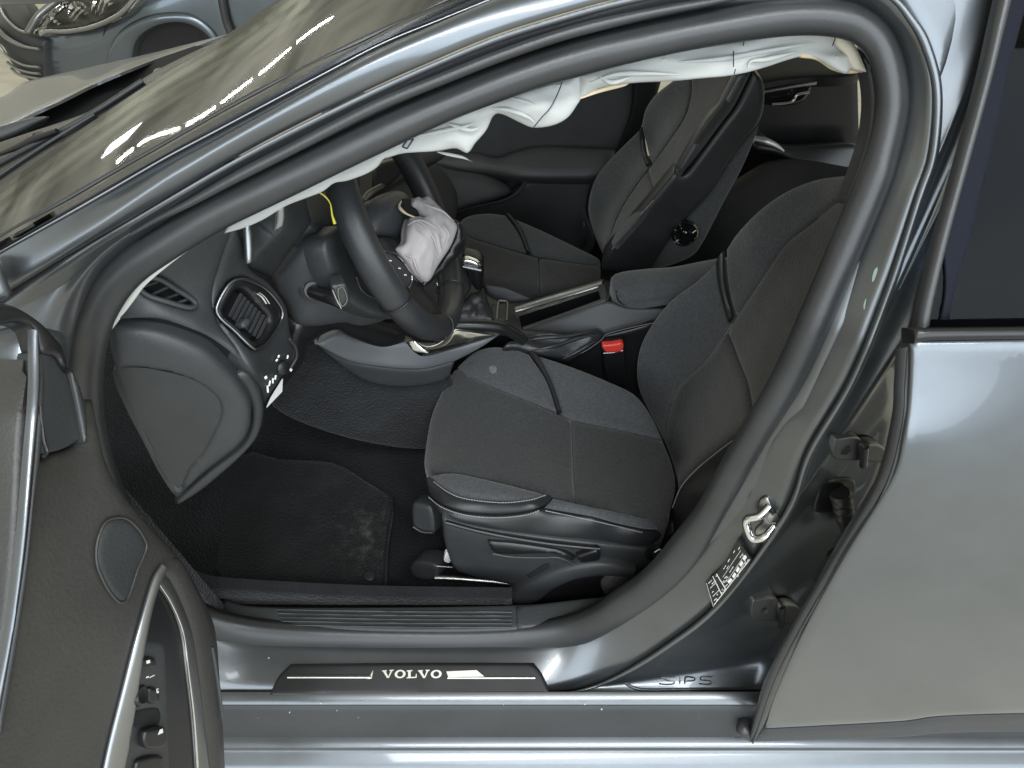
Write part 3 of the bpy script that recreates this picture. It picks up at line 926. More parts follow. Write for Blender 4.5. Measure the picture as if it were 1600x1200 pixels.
# plastic side valance, levers and rails
SV = Surf([(692, 812, 'Y', -.552), (930, 852, 'Y', -.572), (1040, 870, 'Y', -.575), (710, 890, 'Y', -.556), (800, 920, 'Y', -.566), (900, 930, 'Y', -.575)])
val = patch('side_valance', [(690, 812, 1), (745, 827), (820, 839), (937, 853), (1010, 861, 1), (1030, 872), (1000, 900), (930, 915), (830, 925), (794, 916, 1), (732, 902), (708, 888), (694, 850)], SV, PLAST, DS, 7, 0.006, 0.012, 0.05)
ridge('valance_lip', curve([(696, 815), (761, 832), (850, 847), (937, 857)], SV, 30) + np.array([0, -.004, 0]), curve([(697, 811), (761, 827.5), (850, 843), (937, 852.5)], SV, 30) + np.array([0, -.004, 0]), 0.004, PLASTB, DS)
patch('height_lever', [(763, 842, 1), (800, 845), (850, 852), (880, 858), (899, 868), (893, 872, 1), (872, 862), (850, 860), (800, 862), (772, 858)], SV, PLASTB, DS, 4, 0.006, 0.010, 0.02, lift=0.010)
tube('lever_edge', curve([(770, 856), (800, 861), (845, 862), (872, 862), (896, 872)], SV, 30) + np.array([0, -.012, .0]), 0.0022, PLAST2, DS, 8)
patch('lever_bracket', [(900, 862, 1), (932, 853), (936, 868), (908, 874, 1)], SV, PLASTB, DS, 4, 0.004, 0.006, 0.02, lift=0.012)
patch('recliner_handle', [(794, 928), (800, 918), (830, 900), (875, 879), (919, 871), (960, 873), (992, 882, 1), (985, 892), (945, 890), (900, 896), (865, 912), (838, 932), (812, 939)], SV, PLAST2, DS, 5, 0.010, 0.014, 0.02, lift=0.020)
patch('valance_slot', [(824, 898, 1), (853, 880), (858, 885), (830, 905, 1)], SV, DARK, DS, 4, 0.002, 0.004, 0.004, lift=0.004)
patch('handle_hub_cover', [(800, 936, 1), (865, 912), (905, 897), (950, 892), (985, 896), (960, 925), (880, 945), (820, 946)], SV, PLASTB, DS, 6, 0.006, 0.012, 0.03, lift=0.006)
patch('foam_scrap', [(938, 905), (948, 894), (965, 885), (982, 882), (980, 900), (962, 916), (945, 922)], SV, mat('grey_fluff', (0.075, 0.075, 0.078), 0.95, 0, ('noise', 240, 0.8, 0.004), 0.3), DS, 4, 0.010, 0.015, 0.02, 0.004, lift=0.016)
SF = Surf([(640, 790, 'Y', -.46), (690, 830, 'Y', -.50), (650, 900, 'Y', -.52)])
patch('front_tilt_lever', [(643, 790), (652, 787), (672, 793), (678, 815), (676, 836), (660, 832), (645, 824)], SF, PLAST, DS, 4, 0.005, 0.008, 0.03)
tube('lever_chrome_edge', curve([(646, 821), (660, 829), (676, 830)], SF, 12) + np.array([0, -.004, .001]), 0.0018, ALU, DS, 6)
patch('rail_cover', [(640, 885), (652, 878), (680, 884), (682, 905), (660, 908), (642, 900)], SF, PLAST, DS, 4, 0.006, 0.010, 0.04)
tube('seat_rail', [at(680, 902, Y=-.535), at(710, 903, Y=-.537), at(772, 908, Y=-.54), at(900, 925, Y=-.54)], 0.0065, STEEL, DS, 8, flat=0.8)
tube('adjuster_bar', [at(682, 884, Y=-.53), at(708, 886, Y=-.53)], 0.002, ALU, DS, 6)
patch('rail_bolt', [(695, 868), (701, 866), (704, 880), (694, 878)], Surf([(690, 860, 'Y', -.53), (710, 860, 'Y', -.53), (700, 885, 'Y', -.53)]), WHITE, DS, 3, 0.002, 0.003, 0.01)
tube('hinge_arm', [at(1012, 862, Y=-.575), at(1024, 876, Y=-.58), at(1042, 882, Y=-.585)], 0.008, PLASTB, DS, 10)
tube('hinge_bolt', [at(1024, 862, Y=-.578), at(1030, 858, Y=-.58), at(1038, 864, Y=-.58)], 0.004, CHROME, DS, 8)
# cushion body
patch('cushion_base', [(690, 600), (760, 560), (980, 625), (1045, 700), (1050, 830), (800, 835), (690, 800), (675, 720)],
      Surf([(690, 600, 'Z', .47), (980, 625, 'Z', .47), (800, 835, 'Z', .47)]), PLASTB, DS, 20, 0.02, 0.03, 0.10)

# backrest
SBK = Surf([(996, 568, 'Y', -.130), (994, 600, 'Y', -.132), (1020, 507, 'Y', -.125), (1050, 470, 'Y', -.122), (1087, 442, 'Y', -.122), (1132, 390, 'Y', -.125), (1150, 362, 'Y', -.130), (1185, 327, 'Y', -.150), (1225, 301, 'Y', -.180), (1262, 286, 'Y', -.215), (1292, 280, 'Y', -.26),
            (1036, 688, 'X', .305), (1042, 640, 'X', .325), (1060, 600, 'X', .350), (1100, 560, 'X', .385), (1145, 497, 'X', .425), (1200, 412, 'X', .455), (1225, 377, 'X', .470), (1290, 310, 'X', .495),
            (1090, 500, 'X', .372), (1050, 540, 'X', .335), (1180, 380, 'X', .430), (1115, 640, 'X', .375), (1180, 560, 'X', .415), (1250, 450, 'X', .460), (1300, 380, 'X', .485), (1070, 720, 'X', .335), (1060, 755, 'X', .305), (1047, 795, 'X', .285),
            (1090, 728, 'X', .335), (1125, 697, 'X', .350), (1165, 668, 'X', .365), (1220, 610, 'X', .40), (1340, 340, 'X', .48), (1375, 230, 'X', .49)])
K2 = dict(step=8, puff=0.007, wid=0.015, thick=0.07, rough=0.0008)
patch('backrest_bolster_lower', [(1036, 686, 1), (1012, 640), (997, 610), (994, 582), (1000, 545), (1020, 507), (1050, 470), (1087, 442), (1118, 412, 1), (1122, 445), (1130, 478), (1138, 505, 1), (1100, 560), (1060, 600), (1043, 638)], SBK, FABRIC, DS, **K2)
ridge('backrest_piping', curve([(1119, 412), (1123, 445), (1131, 478), (1139, 504)], SBK, 24), curve([(1131, 392), (1133, 435), (1139, 470), (1146, 494)], SBK, 24), 0.006, LEATHER, DS)
patch('backrest_bolster_upper', [(1132, 390, 1), (1150, 362), (1185, 327), (1225, 301), (1262, 286), (1292, 280), (1335, 284, 1), (1296, 318), (1260, 348), (1225, 378), (1200, 413), (1147, 493, 1), (1140, 470), (1134, 435)], SBK, FABRIC, DS, **K2)
patch('backrest_centre_lower', [(1037, 688, 1), (1044, 640), (1061, 601), (1101, 561), (1132, 520, 1), (1150, 566), (1164, 604), (1172, 660, 1), (1125, 697), (1088, 727), (1062, 757), (1054, 775), (1056, 750), (1050, 722)], SBK, FABRIC2, DS, **K2)
patch('backrest_centre_upper', [(1134, 518, 1), (1147, 495), (1201, 414), (1226, 379), (1262, 350), (1298, 320), (1345, 285, 1), (1330, 420), (1235, 600), (1174, 658, 1), (1166, 604), (1152, 566)], SBK, FABRIC2, DS, **K2)
SSD = Surf([(1047, 800, 'Y', -.515), (1062, 758, 'Y', -.512), (1088, 729, 'Y', -.510), (1125, 699, 'Y', -.510), (1165, 670, 'Y', -.512), (1050, 840, 'Y', -.54), (1120, 800, 'Y', -.565), (1180, 720, 'Y', -.57), (1300, 560, 'Y', -.56), (1240, 595, 'Y', -.515)])
patch('backrest_side', [(1046, 800, 1), (1053, 776), (1063, 757), (1089, 728), (1126, 698), (1168, 667), (1240, 600, 1), (1330, 480, 1), (1300, 620), (1180, 800), (1080, 880, 1), (1050, 845)], SSD, LEATHER, DS, 8, 0.010, 0.020, 0.06)
thread('stitching', [(1050, 792), (1064, 759), (1090, 730), (1127, 700), (1168, 670)], SSD, DS, (0, -.003, .002), 55)

# ---- passenger seat
PS = empty('passenger_seat', car)
tag(PS, 'charcoal fabric front seat on the far side with round recliner dial')
SP = Surf([(717, 352, 'Z', .575), (735, 334, 'Z', .59), (790, 334, 'Z', .595), (850, 362, 'Z', .59), (905, 388, 'Z', .58), (935, 404, 'Z', .565), (731, 367, 'Z', .57), (818, 392, 'Z', .56), (842, 400, 'Z', .56), (939, 414, 'Z', .55), (760, 420, 'Z', .555), (843, 448, 'Z', .56), (900, 440, 'Z', .555), (720, 440, 'Z', .55), (760, 445, 'Z', .56)])
K3 = dict(step=6, puff=0.008, wid=0.016, thick=0.09, rough=0.0008)
patch('cushion_bolster_front', [(715, 352, 1), (722, 340), (740, 333), (765, 331), (789, 334, 1), (808, 360), (822, 392, 1), (780, 382), (731, 367, 1)], SP, FABRIC, PS, **K3)
ridge('bolster_piping', curve([(790, 334), (809, 360), (823, 393)], SP, 20), curve([(799, 337), (817, 363), (829, 396)], SP, 20), 0.006, LEATHER, PS)
patch('cushion_bolster_rear', [(800, 338, 1), (850, 360), (905, 386), (936, 402), (941, 413, 1), (895, 407), (841, 398), (830, 395, 1), (818, 363)], SP, FABRIC, PS, **K3)
patch('cushion_front', [(716, 360, 1), (731, 368), (780, 383), (840, 400, 1), (842, 424), (843, 452, 1), (800, 447), (755, 440), (715, 440, 1), (706, 400)], SP, FABRIC2, PS, **K3)
patch('cushion_rear', [(842, 400, 1), (895, 408), (940, 415, 1), (935, 435), (900, 452), (846, 454, 1)], SP, FABRIC2, PS, **K3)
SPL = Surf([(757, 441, 'Y', .13), (850, 454, 'Y', .13), (760, 475, 'Y', .11), (850, 475, 'Y', .11)])
patch('leather_side', [(752, 440, 1), (800, 447), (858, 455, 1), (862, 470), (800, 482), (757, 480, 1)], SPL, LEATHER, PS, 6, 0.008, 0.015, 0.05)
patch('cushion_base', [(720, 360), (800, 345), (930, 410), (900, 460), (760, 460)], Surf([(720, 360, 'Z', .49), (930, 410, 'Z', .49), (760, 460, 'Z', .49)]), PLASTB, PS, 16, 0.02, 0.03, 0.12)
# far backrest: fabric face
SPB = Surf([(1000, 202, 'Y', .46), (1038, 135, 'Y', .42), (929, 278, 'Y', .46), (917, 324, 'Y', .46), (926, 367, 'Y', .46), (940, 398, 'Y', .45), (952, 388, 'Y', .162), (945, 412, 'Y', .163), (1015, 316, 'Y', .158), (1055, 267, 'Y', .158), (1084, 218, 'Y', .163), (1130, 155, 'Y', .173), (1158, 118, 'Y', .182),
            (975, 300, 'X', .285), (1025, 225, 'X', .355), (1080, 150, 'X', .405), (945, 355, 'X', .245)])
K4 = dict(step=7, puff=0.006, wid=0.016, thick=0.012, rough=0.0008)
patch('backrest_bolster_lower', [(940, 400, 1), (926, 367), (917, 324), (929, 278), (960, 240), (999, 204, 1), (1003, 235), (1010, 260, 1), (975, 310), (955, 350), (946, 385)], SPB, FABRIC, PS, **K4)
ridge('backrest_piping', curve([(999, 204), (1003, 235), (1010, 260)], SPB, 18), curve([(1003, 198), (1008, 230), (1015, 256)], SPB, 18), 0.005, LEATHER, PS)
patch('backrest_bolster_upper', [(1001, 196, 1), (1006, 172), (1020, 150), (1040, 132), (1062, 116, 1), (1076, 118, 1), (1075, 150), (1060, 190), (1016, 254, 1), (1009, 230)], SPB, FABRIC, PS, **K4)
patch('backrest_centre_lower', [(944, 404, 1), (947, 386), (957, 350), (976, 312), (1008, 266, 1), (1016, 290), (1020, 306, 1), (985, 350), (953, 386)], SPB, FABRIC2, PS, **K4)
patch('backrest_centre_upper', [(1010, 264, 1), (1062, 191), (1077, 150), (1078, 112, 1), (1150, 105, 1), (1130, 155), (1084, 218), (1055, 266), (1023, 304, 1), (1017, 288)], SPB, FABRIC2, PS, **K4)
SPS = Surf([(945, 412, 'Y', .165), (1015, 316, 'Y', .160), (1055, 267, 'Y', .160), (1084, 218, 'Y', .165), (1130, 155, 'Y', .175), (1029, 410, 'Y', .150), (1084, 399, 'Y', .150), (1098, 379, 'Y', .150), (1130, 319, 'Y', .150), (1159, 264, 'Y', .152), (1182, 206, 'Y', .158), (1193, 166, 'Y', .162), (1150, 110, 'Y', .18)])
patch('side_leather_strip', [(1057, 266, 1), (1084, 218), (1104, 187), (1126, 160), (1152, 112, 1), (1176, 112, 1), (1150, 165), (1128, 195), (1090, 246), (1068, 272, 1)], SPS, mat('satin_side_vinyl', (0.05, 0.052, 0.056), 0.34, 0, ('voronoi', 330, 0.3, 0.0008), 0.15), PS, 7, 0.008, 0.012, 0.02)
patch('side_leather', [(940, 425, 1), (943, 408), (952, 390), (1015, 316), (1055, 268, 1), (1069, 275), (1092, 247), (1130, 195), (1152, 165), (1178, 112, 1), (1193, 130), (1194, 166), (1184, 196), (1150, 240), (1112, 300), (1076, 340), (1040, 385), (1015, 424, 1)], SPS, LEATHER, PS, 7, 0.006, 0.012, 0.04)
patch('seat_back_shell', [(1018, 424, 1), (1042, 386), (1078, 341), (1114, 301), (1152, 241), (1185, 198, 1), (1182, 212), (1159, 266), (1130, 320), (1100, 378), (1084, 400), (1060, 412), (1030, 422)], SPS, FABRIC, PS, 7, 0.006, 0.012, 0.06)
thread('stitching', [(1020, 312), (985, 352), (956, 388)], SPS, PS, (0, -.006, .002), 40)
bk = []
for z_, xf, xb in ((.56, .31, .35), (.70, .365, .40), (.85, .415, .445), (.95, .45, .475)):
    bk.append([np.array([xf, .20, z_]), np.array([xb, .19, z_]), np.array([xb, .42, z_]), np.array([xf, .42, z_])])
grid_obj('backrest_core', bk, FABRIC2, PS, True, False, True, 40, True)
dc = at(1071, 370, Y=.13)
dial = lathe('recliner_dial', dc + np.array([0, .02, 0]), (0.1, -1, 0.15), [(0.030, 0), (0.030, .012), (0.026, .016), (0.024, .014), (0.012, .014), (0.010, .018)], GLOSS, PS, 28)
for a in (0.6, 3.74):
    p = dc + np.array([0.022 * math.cos(a), 0.002, 0.022 * math.sin(a)])
    box('dial_mark', p, (0.010, 0.002, 0.0025), WHITE, PS, Matrix.Rotation(-0.75, 3, 'Y'), 0.0005, 1)
lathe('dial_stud', dc + np.array([-0.004, .000, .012]), (0, -1, 0.1), [(0.004, 0), (0.004, .003), (0.002, .0045)], CHROME, PS, 12)
# latch on the far side of the cushion
patch('belt_anchor', [(906, 372), (912, 350), (917, 358), (916, 385), (908, 388)], Surf([(906, 372, 'Y', .45), (912, 350, 'Y', .45), (917, 388, 'Y', .45)]), PLAST, PS, 3, 0.004, 0.006, 0.02)
# ------------------------------------------------------------------ centre console
CO = empty('centre_console', car)
tag(CO, 'dark centre console with gear lever, open bin and armrest')
S_TOP = Surf([(700, 500, 'Z', .565), (820, 515, 'Y', -.045), (945, 470, 'Y', -.045), (806, 480, 'Y', .07), (945, 440, 'Y', .07), (700, 440, 'Z', .60)])
patch('console_top', [(640, 470, 1), (690, 440), (735, 440), (800, 470), (945, 436), (960, 450), (950, 470, 1), (880, 490), (820, 514), (790, 522), (700, 512, 1)], S_TOP, PLASTB, CO, 10, 0.004, 0.01, 0.06,
      holes=[[(810, 492, 1), (940, 450, 1), (944, 464, 1), (872, 490), (815, 512, 1)]])
S_BIN = Surf([(805, 495, 'Z', .50), (945, 450, 'Z', .565), (945, 470, 'Z', .565), (815, 515, 'Z', .50)])
patch('bin_floor', [(800, 488, 1), (945, 440, 1), (952, 470, 1), (812, 522, 1)], S_BIN, GLOSS, CO, 8, 0.0, 0.01, 0.01)
lathe('bin_bright_disc', S_BIN(873, 485) + np.array([0, 0, .002]), (0.2, -0.3, 1), [(0.010, 0), (0.010, .003), (0.006, .004)], CHROME, CO, 16)  # small bright disc on the bin floor
patch('bin_divider', [(935, 448), (946, 446), (949, 466), (940, 470)], S_TOP, PLAST2, CO, 4, 0.003, 0.006, 0.04, lift=0.004)
ridge('far_rail', curve([(806, 488), (870, 468), (940, 447)], S_TOP, 20), curve([(804, 480), (870, 459), (944, 437)], S_TOP, 20), 0.006, ALU, CO)
ridge('near_rail', curve([(818, 516), (880, 494), (946, 471)], S_TOP, 20) + np.array([0, 0, .002]), curve([(816, 513), (880, 491), (944, 467)], S_TOP, 20) + np.array([0, 0, .002]), 0.003, PLAST2, CO)
S_CS = Surf([(820, 512, 'Y', -.05), (945, 470, 'Y', -.05), (1060, 478, 'Y', -.06), (895, 520, 'Y', -.075), (985, 515, 'Y', -.085)])
patch('console_side', [(818, 515, 1), (880, 495), (945, 472), (985, 481), (1062, 481, 1), (1025, 504), (985, 514), (942, 524), (890, 524), (835, 520)], S_CS, PLAST2, CO, 8, 0.004, 0.01, 0.04)
patch('console_lower_side', [(944, 525, 1), (985, 515), (1026, 505), (1030, 520), (1006, 560), (1000, 625, 1), (950, 605), (880, 570), (900, 555)],
      Surf([(944, 525, 'Y', -.09), (1026, 505, 'Y', -.09), (1000, 625, 'Y', -.11), (890, 565, 'Y', -.11)]), PLASTB, CO, 8, 0.004, 0.01, 0.03)
S_AR = Surf([(955, 430, 'Z', .69), (1009, 414, 'Z', .70), (1125, 398, 'Z', .715), (1094, 437, 'Z', .71), (1046, 468, 'Y', -.075), (981, 466, 'Y', -.07), (1030, 440, 'Z', .705)])
patch('armrest_lid', [(955, 430), (970, 420), (1009, 414), (1051, 411), (1094, 403), (1140, 395, 1), (1150, 420), (1110, 445), (1060, 470, 1), (1023, 472), (981, 468), (961, 456)], S_AR, FABRIC, CO, 7, 0.014, 0.022, 0.04)
patch('lid_hinge_gap', [(962, 456, 1), (985, 468), (1046, 471), (1070, 470, 1), (1030, 484), (985, 481), (966, 472)], Surf([(962, 456, 'Y', -.055), (1046, 471, 'Y', -.06), (985, 482, 'Y', -.06)]), PLASTB, CO, 6, 0.003, 0.006, 0.03)
# shift lever
S_G = Surf([(722, 408, 'Y', .0), (755, 414, 'Y', .0), (743, 457, 'Y', -.005)])
gl = patch('gear_knob', [(722, 409), (727, 403), (745, 407), (755, 415), (756, 430), (754, 452), (744, 457), (737, 445), (730, 428)], S_G, PLASTB, CO, 3, 0.012, 0.016, 0.03)
patch('knob_cap', [(722, 407), (727, 402), (737, 404), (748, 409), (752, 416), (740, 415), (726, 412)], S_G, CHROME, CO, 3, 0.004, 0.006, 0.01, lift=0.008)
ridge('knob_collar', curve([(724, 415), (738, 419), (752, 422)], S_G, 14) + np.array([0, -.008, 0]), curve([(723, 411), (738, 414), (752, 417)], S_G, 14) + np.array([0, -.008, 0]), 0.003, ALU, CO)
patch('gear_boot', [(737, 457), (748, 455), (757, 449), (762, 462), (766, 474), (772, 490), (768, 500), (715, 500), (708, 488), (712, 474), (728, 466)],
      Surf([(745, 452, 'Y', -.005), (712, 474, 'Y', -.03), (768, 478, 'Y', -.02), (715, 500, 'Y', -.06), (768, 500, 'Y', -.055)]), LEATHER, CO, 3, 0.008, 0.02, 0.03, folds=(0.004, 60))
fr_ = curve([(776, 500), (779, 474), (784, 472), (791, 473), (793, 478), (792, 501)], S_TOP, 40) + np.array([0, 0, .004])
tube('gear_frame', fr_, 0.0022, mat('tan_satin_trim', (0.30, 0.29, 0.26), 0.35, 0.6), CO, 8)  # tan metallic is the frame's own colour
patch('gear_plate', [(768, 476, 1), (792, 474, 1), (791, 501, 1), (766, 501, 1)], S_TOP, PLAST2, CO, 4, 0.002, 0.004, 0.006, lift=0.003)
patch('stack_trim', [(680, 446), (686, 443), (697, 458), (706, 474), (706, 484), (700, 480), (690, 463)], Surf([(680, 446, 'Y', -.12), (706, 474, 'Y', -.12), (706, 484, 'Y', -.12)]), CHROME, CO, 3, 0.004, 0.005, 0.01)
patch('centre_stack', [(640, 400), (690, 400), (720, 395), (738, 446), (718, 470), (706, 486), (716, 512), (690, 520), (640, 480)],
      Surf([(640, 400, 'Y', .02), (720, 395, 'Y', .05), (738, 446, 'Y', .0), (706, 486, 'Y', -.06), (640, 480, 'Y', -.08)]), PLAST, CO, 7, 0.01, 0.02, 0.04)
# hand brake
HB = tube('handbrake_lever', crom([at(690, 508, Y=-.17), at(735, 508, Y=-.165), at(779, 511, Y=-.155), at(802, 520, Y=-.15), at(820, 533, Y=-.15)], 8), [0.0105, .012, .0125, .012, .010], PLASTB, CO, 14)
S_HB = Surf([(800, 520, 'Y', -.11), (840, 515, 'Y', -.085), (930, 514, 'Y', -.09), (810, 540, 'Y', -.14), (876, 562, 'Y', -.14), (915, 545, 'Y', -.125), (860, 535, 'Y', -.128)])
patch('handbrake_boot', [(806, 514), (840, 515), (892, 521), (930, 513), (943, 520), (938, 531), (915, 546), (892, 564), (872, 562), (840, 552), (810, 542), (788, 541), (796, 532), (815, 528)],
      S_HB, LEATHER, CO, 4, 0.006, 0.012, 0.03, folds=(0.006, 34, (0.5, 1, 1.4)))
for (p, r) in (([(800, 536), (850, 528), (885, 526), (935, 516)], .004), ([(830, 548), (870, 540), (905, 528), (938, 524)], .0045), ([(880, 561), (905, 548), (936, 530)], .004), ([(815, 531), (840, 524), (868, 523), (872, 530)], .0035)):
    tube('boot_fold', curve(p, S_HB, 24) + np.array([0, -.003, .003]), [0.001, r, r, 0.001], LEATHER, CO, 8)
tube('boot_base_frame', curve([(880, 566), (915, 548), (940, 531), (948, 522), (985, 512), (1024, 504)], Surf([(880, 566, 'Y', -.13), (948, 522, 'Y', -.10), (1024, 504, 'Y', -.10)]), 30), 0.003, PLASTB, CO, 8)
# belt buckle
S_BU = Surf([(940, 537, 'Y', -.115), (973, 535, 'Y', -.115), (960, 600, 'Y', -.125)])
patch('belt_buckle', [(940, 536, 1), (973, 533, 1), (976, 560), (978, 600, 1), (948, 600, 1), (943, 565)], S_BU, PLASTB, CO, 4, 0.003, 0.006, 0.02, lift=0.006)
patch('buckle_button', [(940, 538), (942, 535), (957, 534), (972, 532), (973, 541), (967, 546), (956, 547), (946, 546)], S_BU, RED, CO, 3, 0.003, 0.005, 0.012, lift=0.011)
ridge('buckle_rim', curve([(942, 551), (957, 550), (973, 547)], S_BU, 10) + np.array([0, -.006, .002]), curve([(942, 549), (957, 548), (973, 544.5)], S_BU, 10) + np.array([0, -.006, .002]), 0.002, STEEL, CO)
# light grey trim along the tunnel by the driver's knee
S_K = Surf([(493, 538, 'Y', -.27), (530, 519, 'Y', -.24), (604, 540, 'Y', -.215), (670, 547, 'Y', -.205), (780, 523, 'Y', -.165), (712, 566, 'Y', -.20), (600, 575, 'Y', -.235)])
KN = mat('slate_blue_grey_trim', (0.105, 0.110, 0.118), 0.40, 0, ('voronoi', 480, 0.2, 0.0005), 0.06)
patch('knee_trim', [(493, 538, 1), (530, 519, 1), (560, 531), (604, 537), (640, 534), (664, 545), (720, 540), (782, 523, 1), (752, 544), (712, 565, 1), (660, 577), (600, 574), (545, 564)], S_K, KN, CO, 7, 0.004, 0.010, 0.03)
S_K2 = Surf([(497, 544, 'Y', -.272), (600, 576, 'Y', -.237), (710, 568, 'Y', -.202), (650, 605, 'Y', -.215), (555, 588, 'Y', -.245)])
patch('knee_trim_lower', [(496, 542, 1), (545, 566), (600, 576), (660, 579), (711, 567, 1), (700, 595, 1), (650, 605), (600, 604), (555, 588)], S_K2, PLAST2, CO, 7, 0.004, 0.010, 0.03)
patch('tunnel_carpet', [(440, 585), (500, 545, 1), (555, 590), (600, 606), (650, 607), (705, 595, 1), (720, 640), (690, 700), (560, 690), (430, 640)],
      Surf([(500, 545, 'Y', -.26), (600, 606, 'Y', -.23), (705, 595, 'Y', -.20), (690, 700, 'Y', -.20), (560, 690, 'Y', -.22), (430, 640, 'Y', -.28)]), CARPET, CO, 12, 0.004, 0.01, 0.02, 0.002)
# ------------------------------------------------------------------ dashboard
DA = empty('dashboard', car)
tag(DA, 'charcoal dashboard with two air vents at the door end')
SD1 = Surf([(180, 492, 'Y', -.660), (220, 438, 'Y', -.640), (312, 372, 'Y', -.610), (362, 358, 'Y', -.585), (350, 400, 'Y', -.585), (336, 448, 'Y', -.590), (336, 478, 'Y', -.600), (347, 508, 'Y', -.612), (372, 542, 'Y', -.622), (400, 585, 'Y', -.630), (312, 514, 'Y', -.640), (250, 497, 'Y', -.655), (280, 440, 'Y', -.618)])
VENT2 = [(218, 448), (232, 436), (250, 437), (275, 452), (300, 468), (306, 477), (295, 481), (262, 472), (232, 462)]
patch('dash_pad', [(176, 500, 1), (190, 462), (218, 428), (275, 385), (330, 352), (380, 330, 1), (366, 360), (351, 400), (337, 446), (335, 476), (346, 507), (371, 541), (402, 586, 1), (350, 538), (312, 516), (250, 498)], SD1, PLAST2, DA, 6, 0.005, 0.012, 0.03, holes=[VENT2])
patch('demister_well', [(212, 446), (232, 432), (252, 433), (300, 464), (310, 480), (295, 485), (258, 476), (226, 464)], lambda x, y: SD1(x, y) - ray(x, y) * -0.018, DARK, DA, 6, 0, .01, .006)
rim = crom([SD1(*p) for p in VENT2], 6, True) + np.array([0.001, -.002, .002])
tube('demister_rim', rim, 0.0032, PLAST2, DA, 8, True)
for (a, b) in (((222, 449), (246, 440)), ((236, 461), (266, 447)), ((253, 469), (284, 457)), ((272, 475), (298, 466))):
    tube('demister_slat', [SD1(*a) + ray(*a) * .004, SD1(*b) + ray(*b) * .004], 0.0016, PLAST2, DA, 6)
# fascia round the outer vent, down to the lamp switches
SD2 = Surf([(362, 360, 'Y', -.578), (351, 400, 'Y', -.580), (337, 446, 'Y', -.588), (336, 476, 'Y', -.598), (346, 507, 'Y', -.610), (372, 542, 'Y', -.620), (402, 588, 'Y', -.628), (395, 425, 'Y', -.545), (425, 445, 'Y', -.525), (450, 480, 'Y', -.520), (456, 512, 'Y', -.520), (462, 548, 'Y', -.515), (448, 585, 'Y', -.525), (418, 630, 'Y', -.570), (395, 485, 'Y', -.572)])
VO = [(357, 445), (375, 436), (395, 441), (415, 452), (432, 470), (441, 487), (437, 505), (420, 532), (402, 545), (390, 540), (365, 516), (343, 496), (339, 478)]
VI = [(372, 452), (387, 457), (405, 475), (422, 497), (415, 520), (400, 532), (385, 522), (365, 505), (350, 489), (360, 468)]
patch('vent_fascia', [(370, 350, 1), (386, 398), (396, 424), (425, 444), (450, 478), (456, 512), (463, 545), (460, 562), (447, 586), (418, 632, 1), (410, 610), (401, 588), (371, 543), (345, 508), (334, 476), (336, 446), (350, 400)], SD2, PLAST, DA, 6, 0.005, 0.012, 0.03, holes=[VO])
VT = empty('air_vent', car)
tag(VT, 'oval air vent with dark slats at the door end of the dashboard')
patch('vent_frame', VO, SD2, PLASTB, VT, 4, 0.004, 0.006, 0.025, holes=[VI], lift=0.001)
tube('vent_ring', crom([SD2(*p) for p in VO], 6, True) + np.array([.001, -.001, .001]), 0.0022, ALU, VT, 8, True).data.materials[0] = mat('dark_chrome_ring', (0.16, 0.165, 0.17), 0.25, 0.9)
patch('vent_well', [(345, 488), (360, 460), (385, 448), (408, 470), (428, 497), (418, 525), (400, 540), (380, 525)], lambda x, y: SD2(x, y) + ray(x, y) * 0.025, DARK, VT, 6, 0, .01, .004)
base = np.array([(355, 492), (374, 456)], float)
stp = np.array([(50, 40), (46, 44)], float)
for k in range(8):
    t = 0.04 + k * 0.125
    a = base[0] + stp[0] * t; b = base[1] + stp[1] * t
    pa, pb = SD2(*a) + ray(*a) * .006, SD2(*b) + ray(*b) * .006
    dd = ray(*((a + b) / 2)); dd = dd / np.linalg.norm(dd)
    w = np.array([0.35, 0.2, -0.75]); w = dd * 0.6 + np.array([0.3, -0.1, -0.25])
    w = w / np.linalg.norm(w) * 0.0055
    nrm = np.cross(pb - pa, w); nrm = nrm / np.linalg.norm(nrm) * 0.0009
    V = [pa + nrm, pb + nrm, pb + w + nrm, pa + w + nrm, pa - nrm, pb - nrm, pb + w - nrm, pa + w - nrm]
    mesh_obj('vent_slat', V, [(0, 1, 2, 3), (7, 6, 5, 4), (0, 4, 5, 1), (1, 5, 6, 2), (2, 6, 7, 3), (3, 7, 4, 0)], PLAST2, VT, False)
patch('vent_thumb_tab', [(375, 505), (382, 497), (390, 500), (386, 510), (378, 513)], SD2, PLAST2, VT, 3, 0.003, 0.004, 0.012, lift=0.004)
S_VG = lambda x, y: SD2(x, y) + np.array([.001, -.003, .002])
tube('vent_chrome_mark', curve([(401, 458), (409, 464), (416, 474)], S_VG, 12), 0.0016, CHROME, VT, 6)
tube('vent_chrome_mark', curve([(405, 456), (414, 464), (421, 474)], S_VG, 12), 0.0012, CHROME, VT, 6)
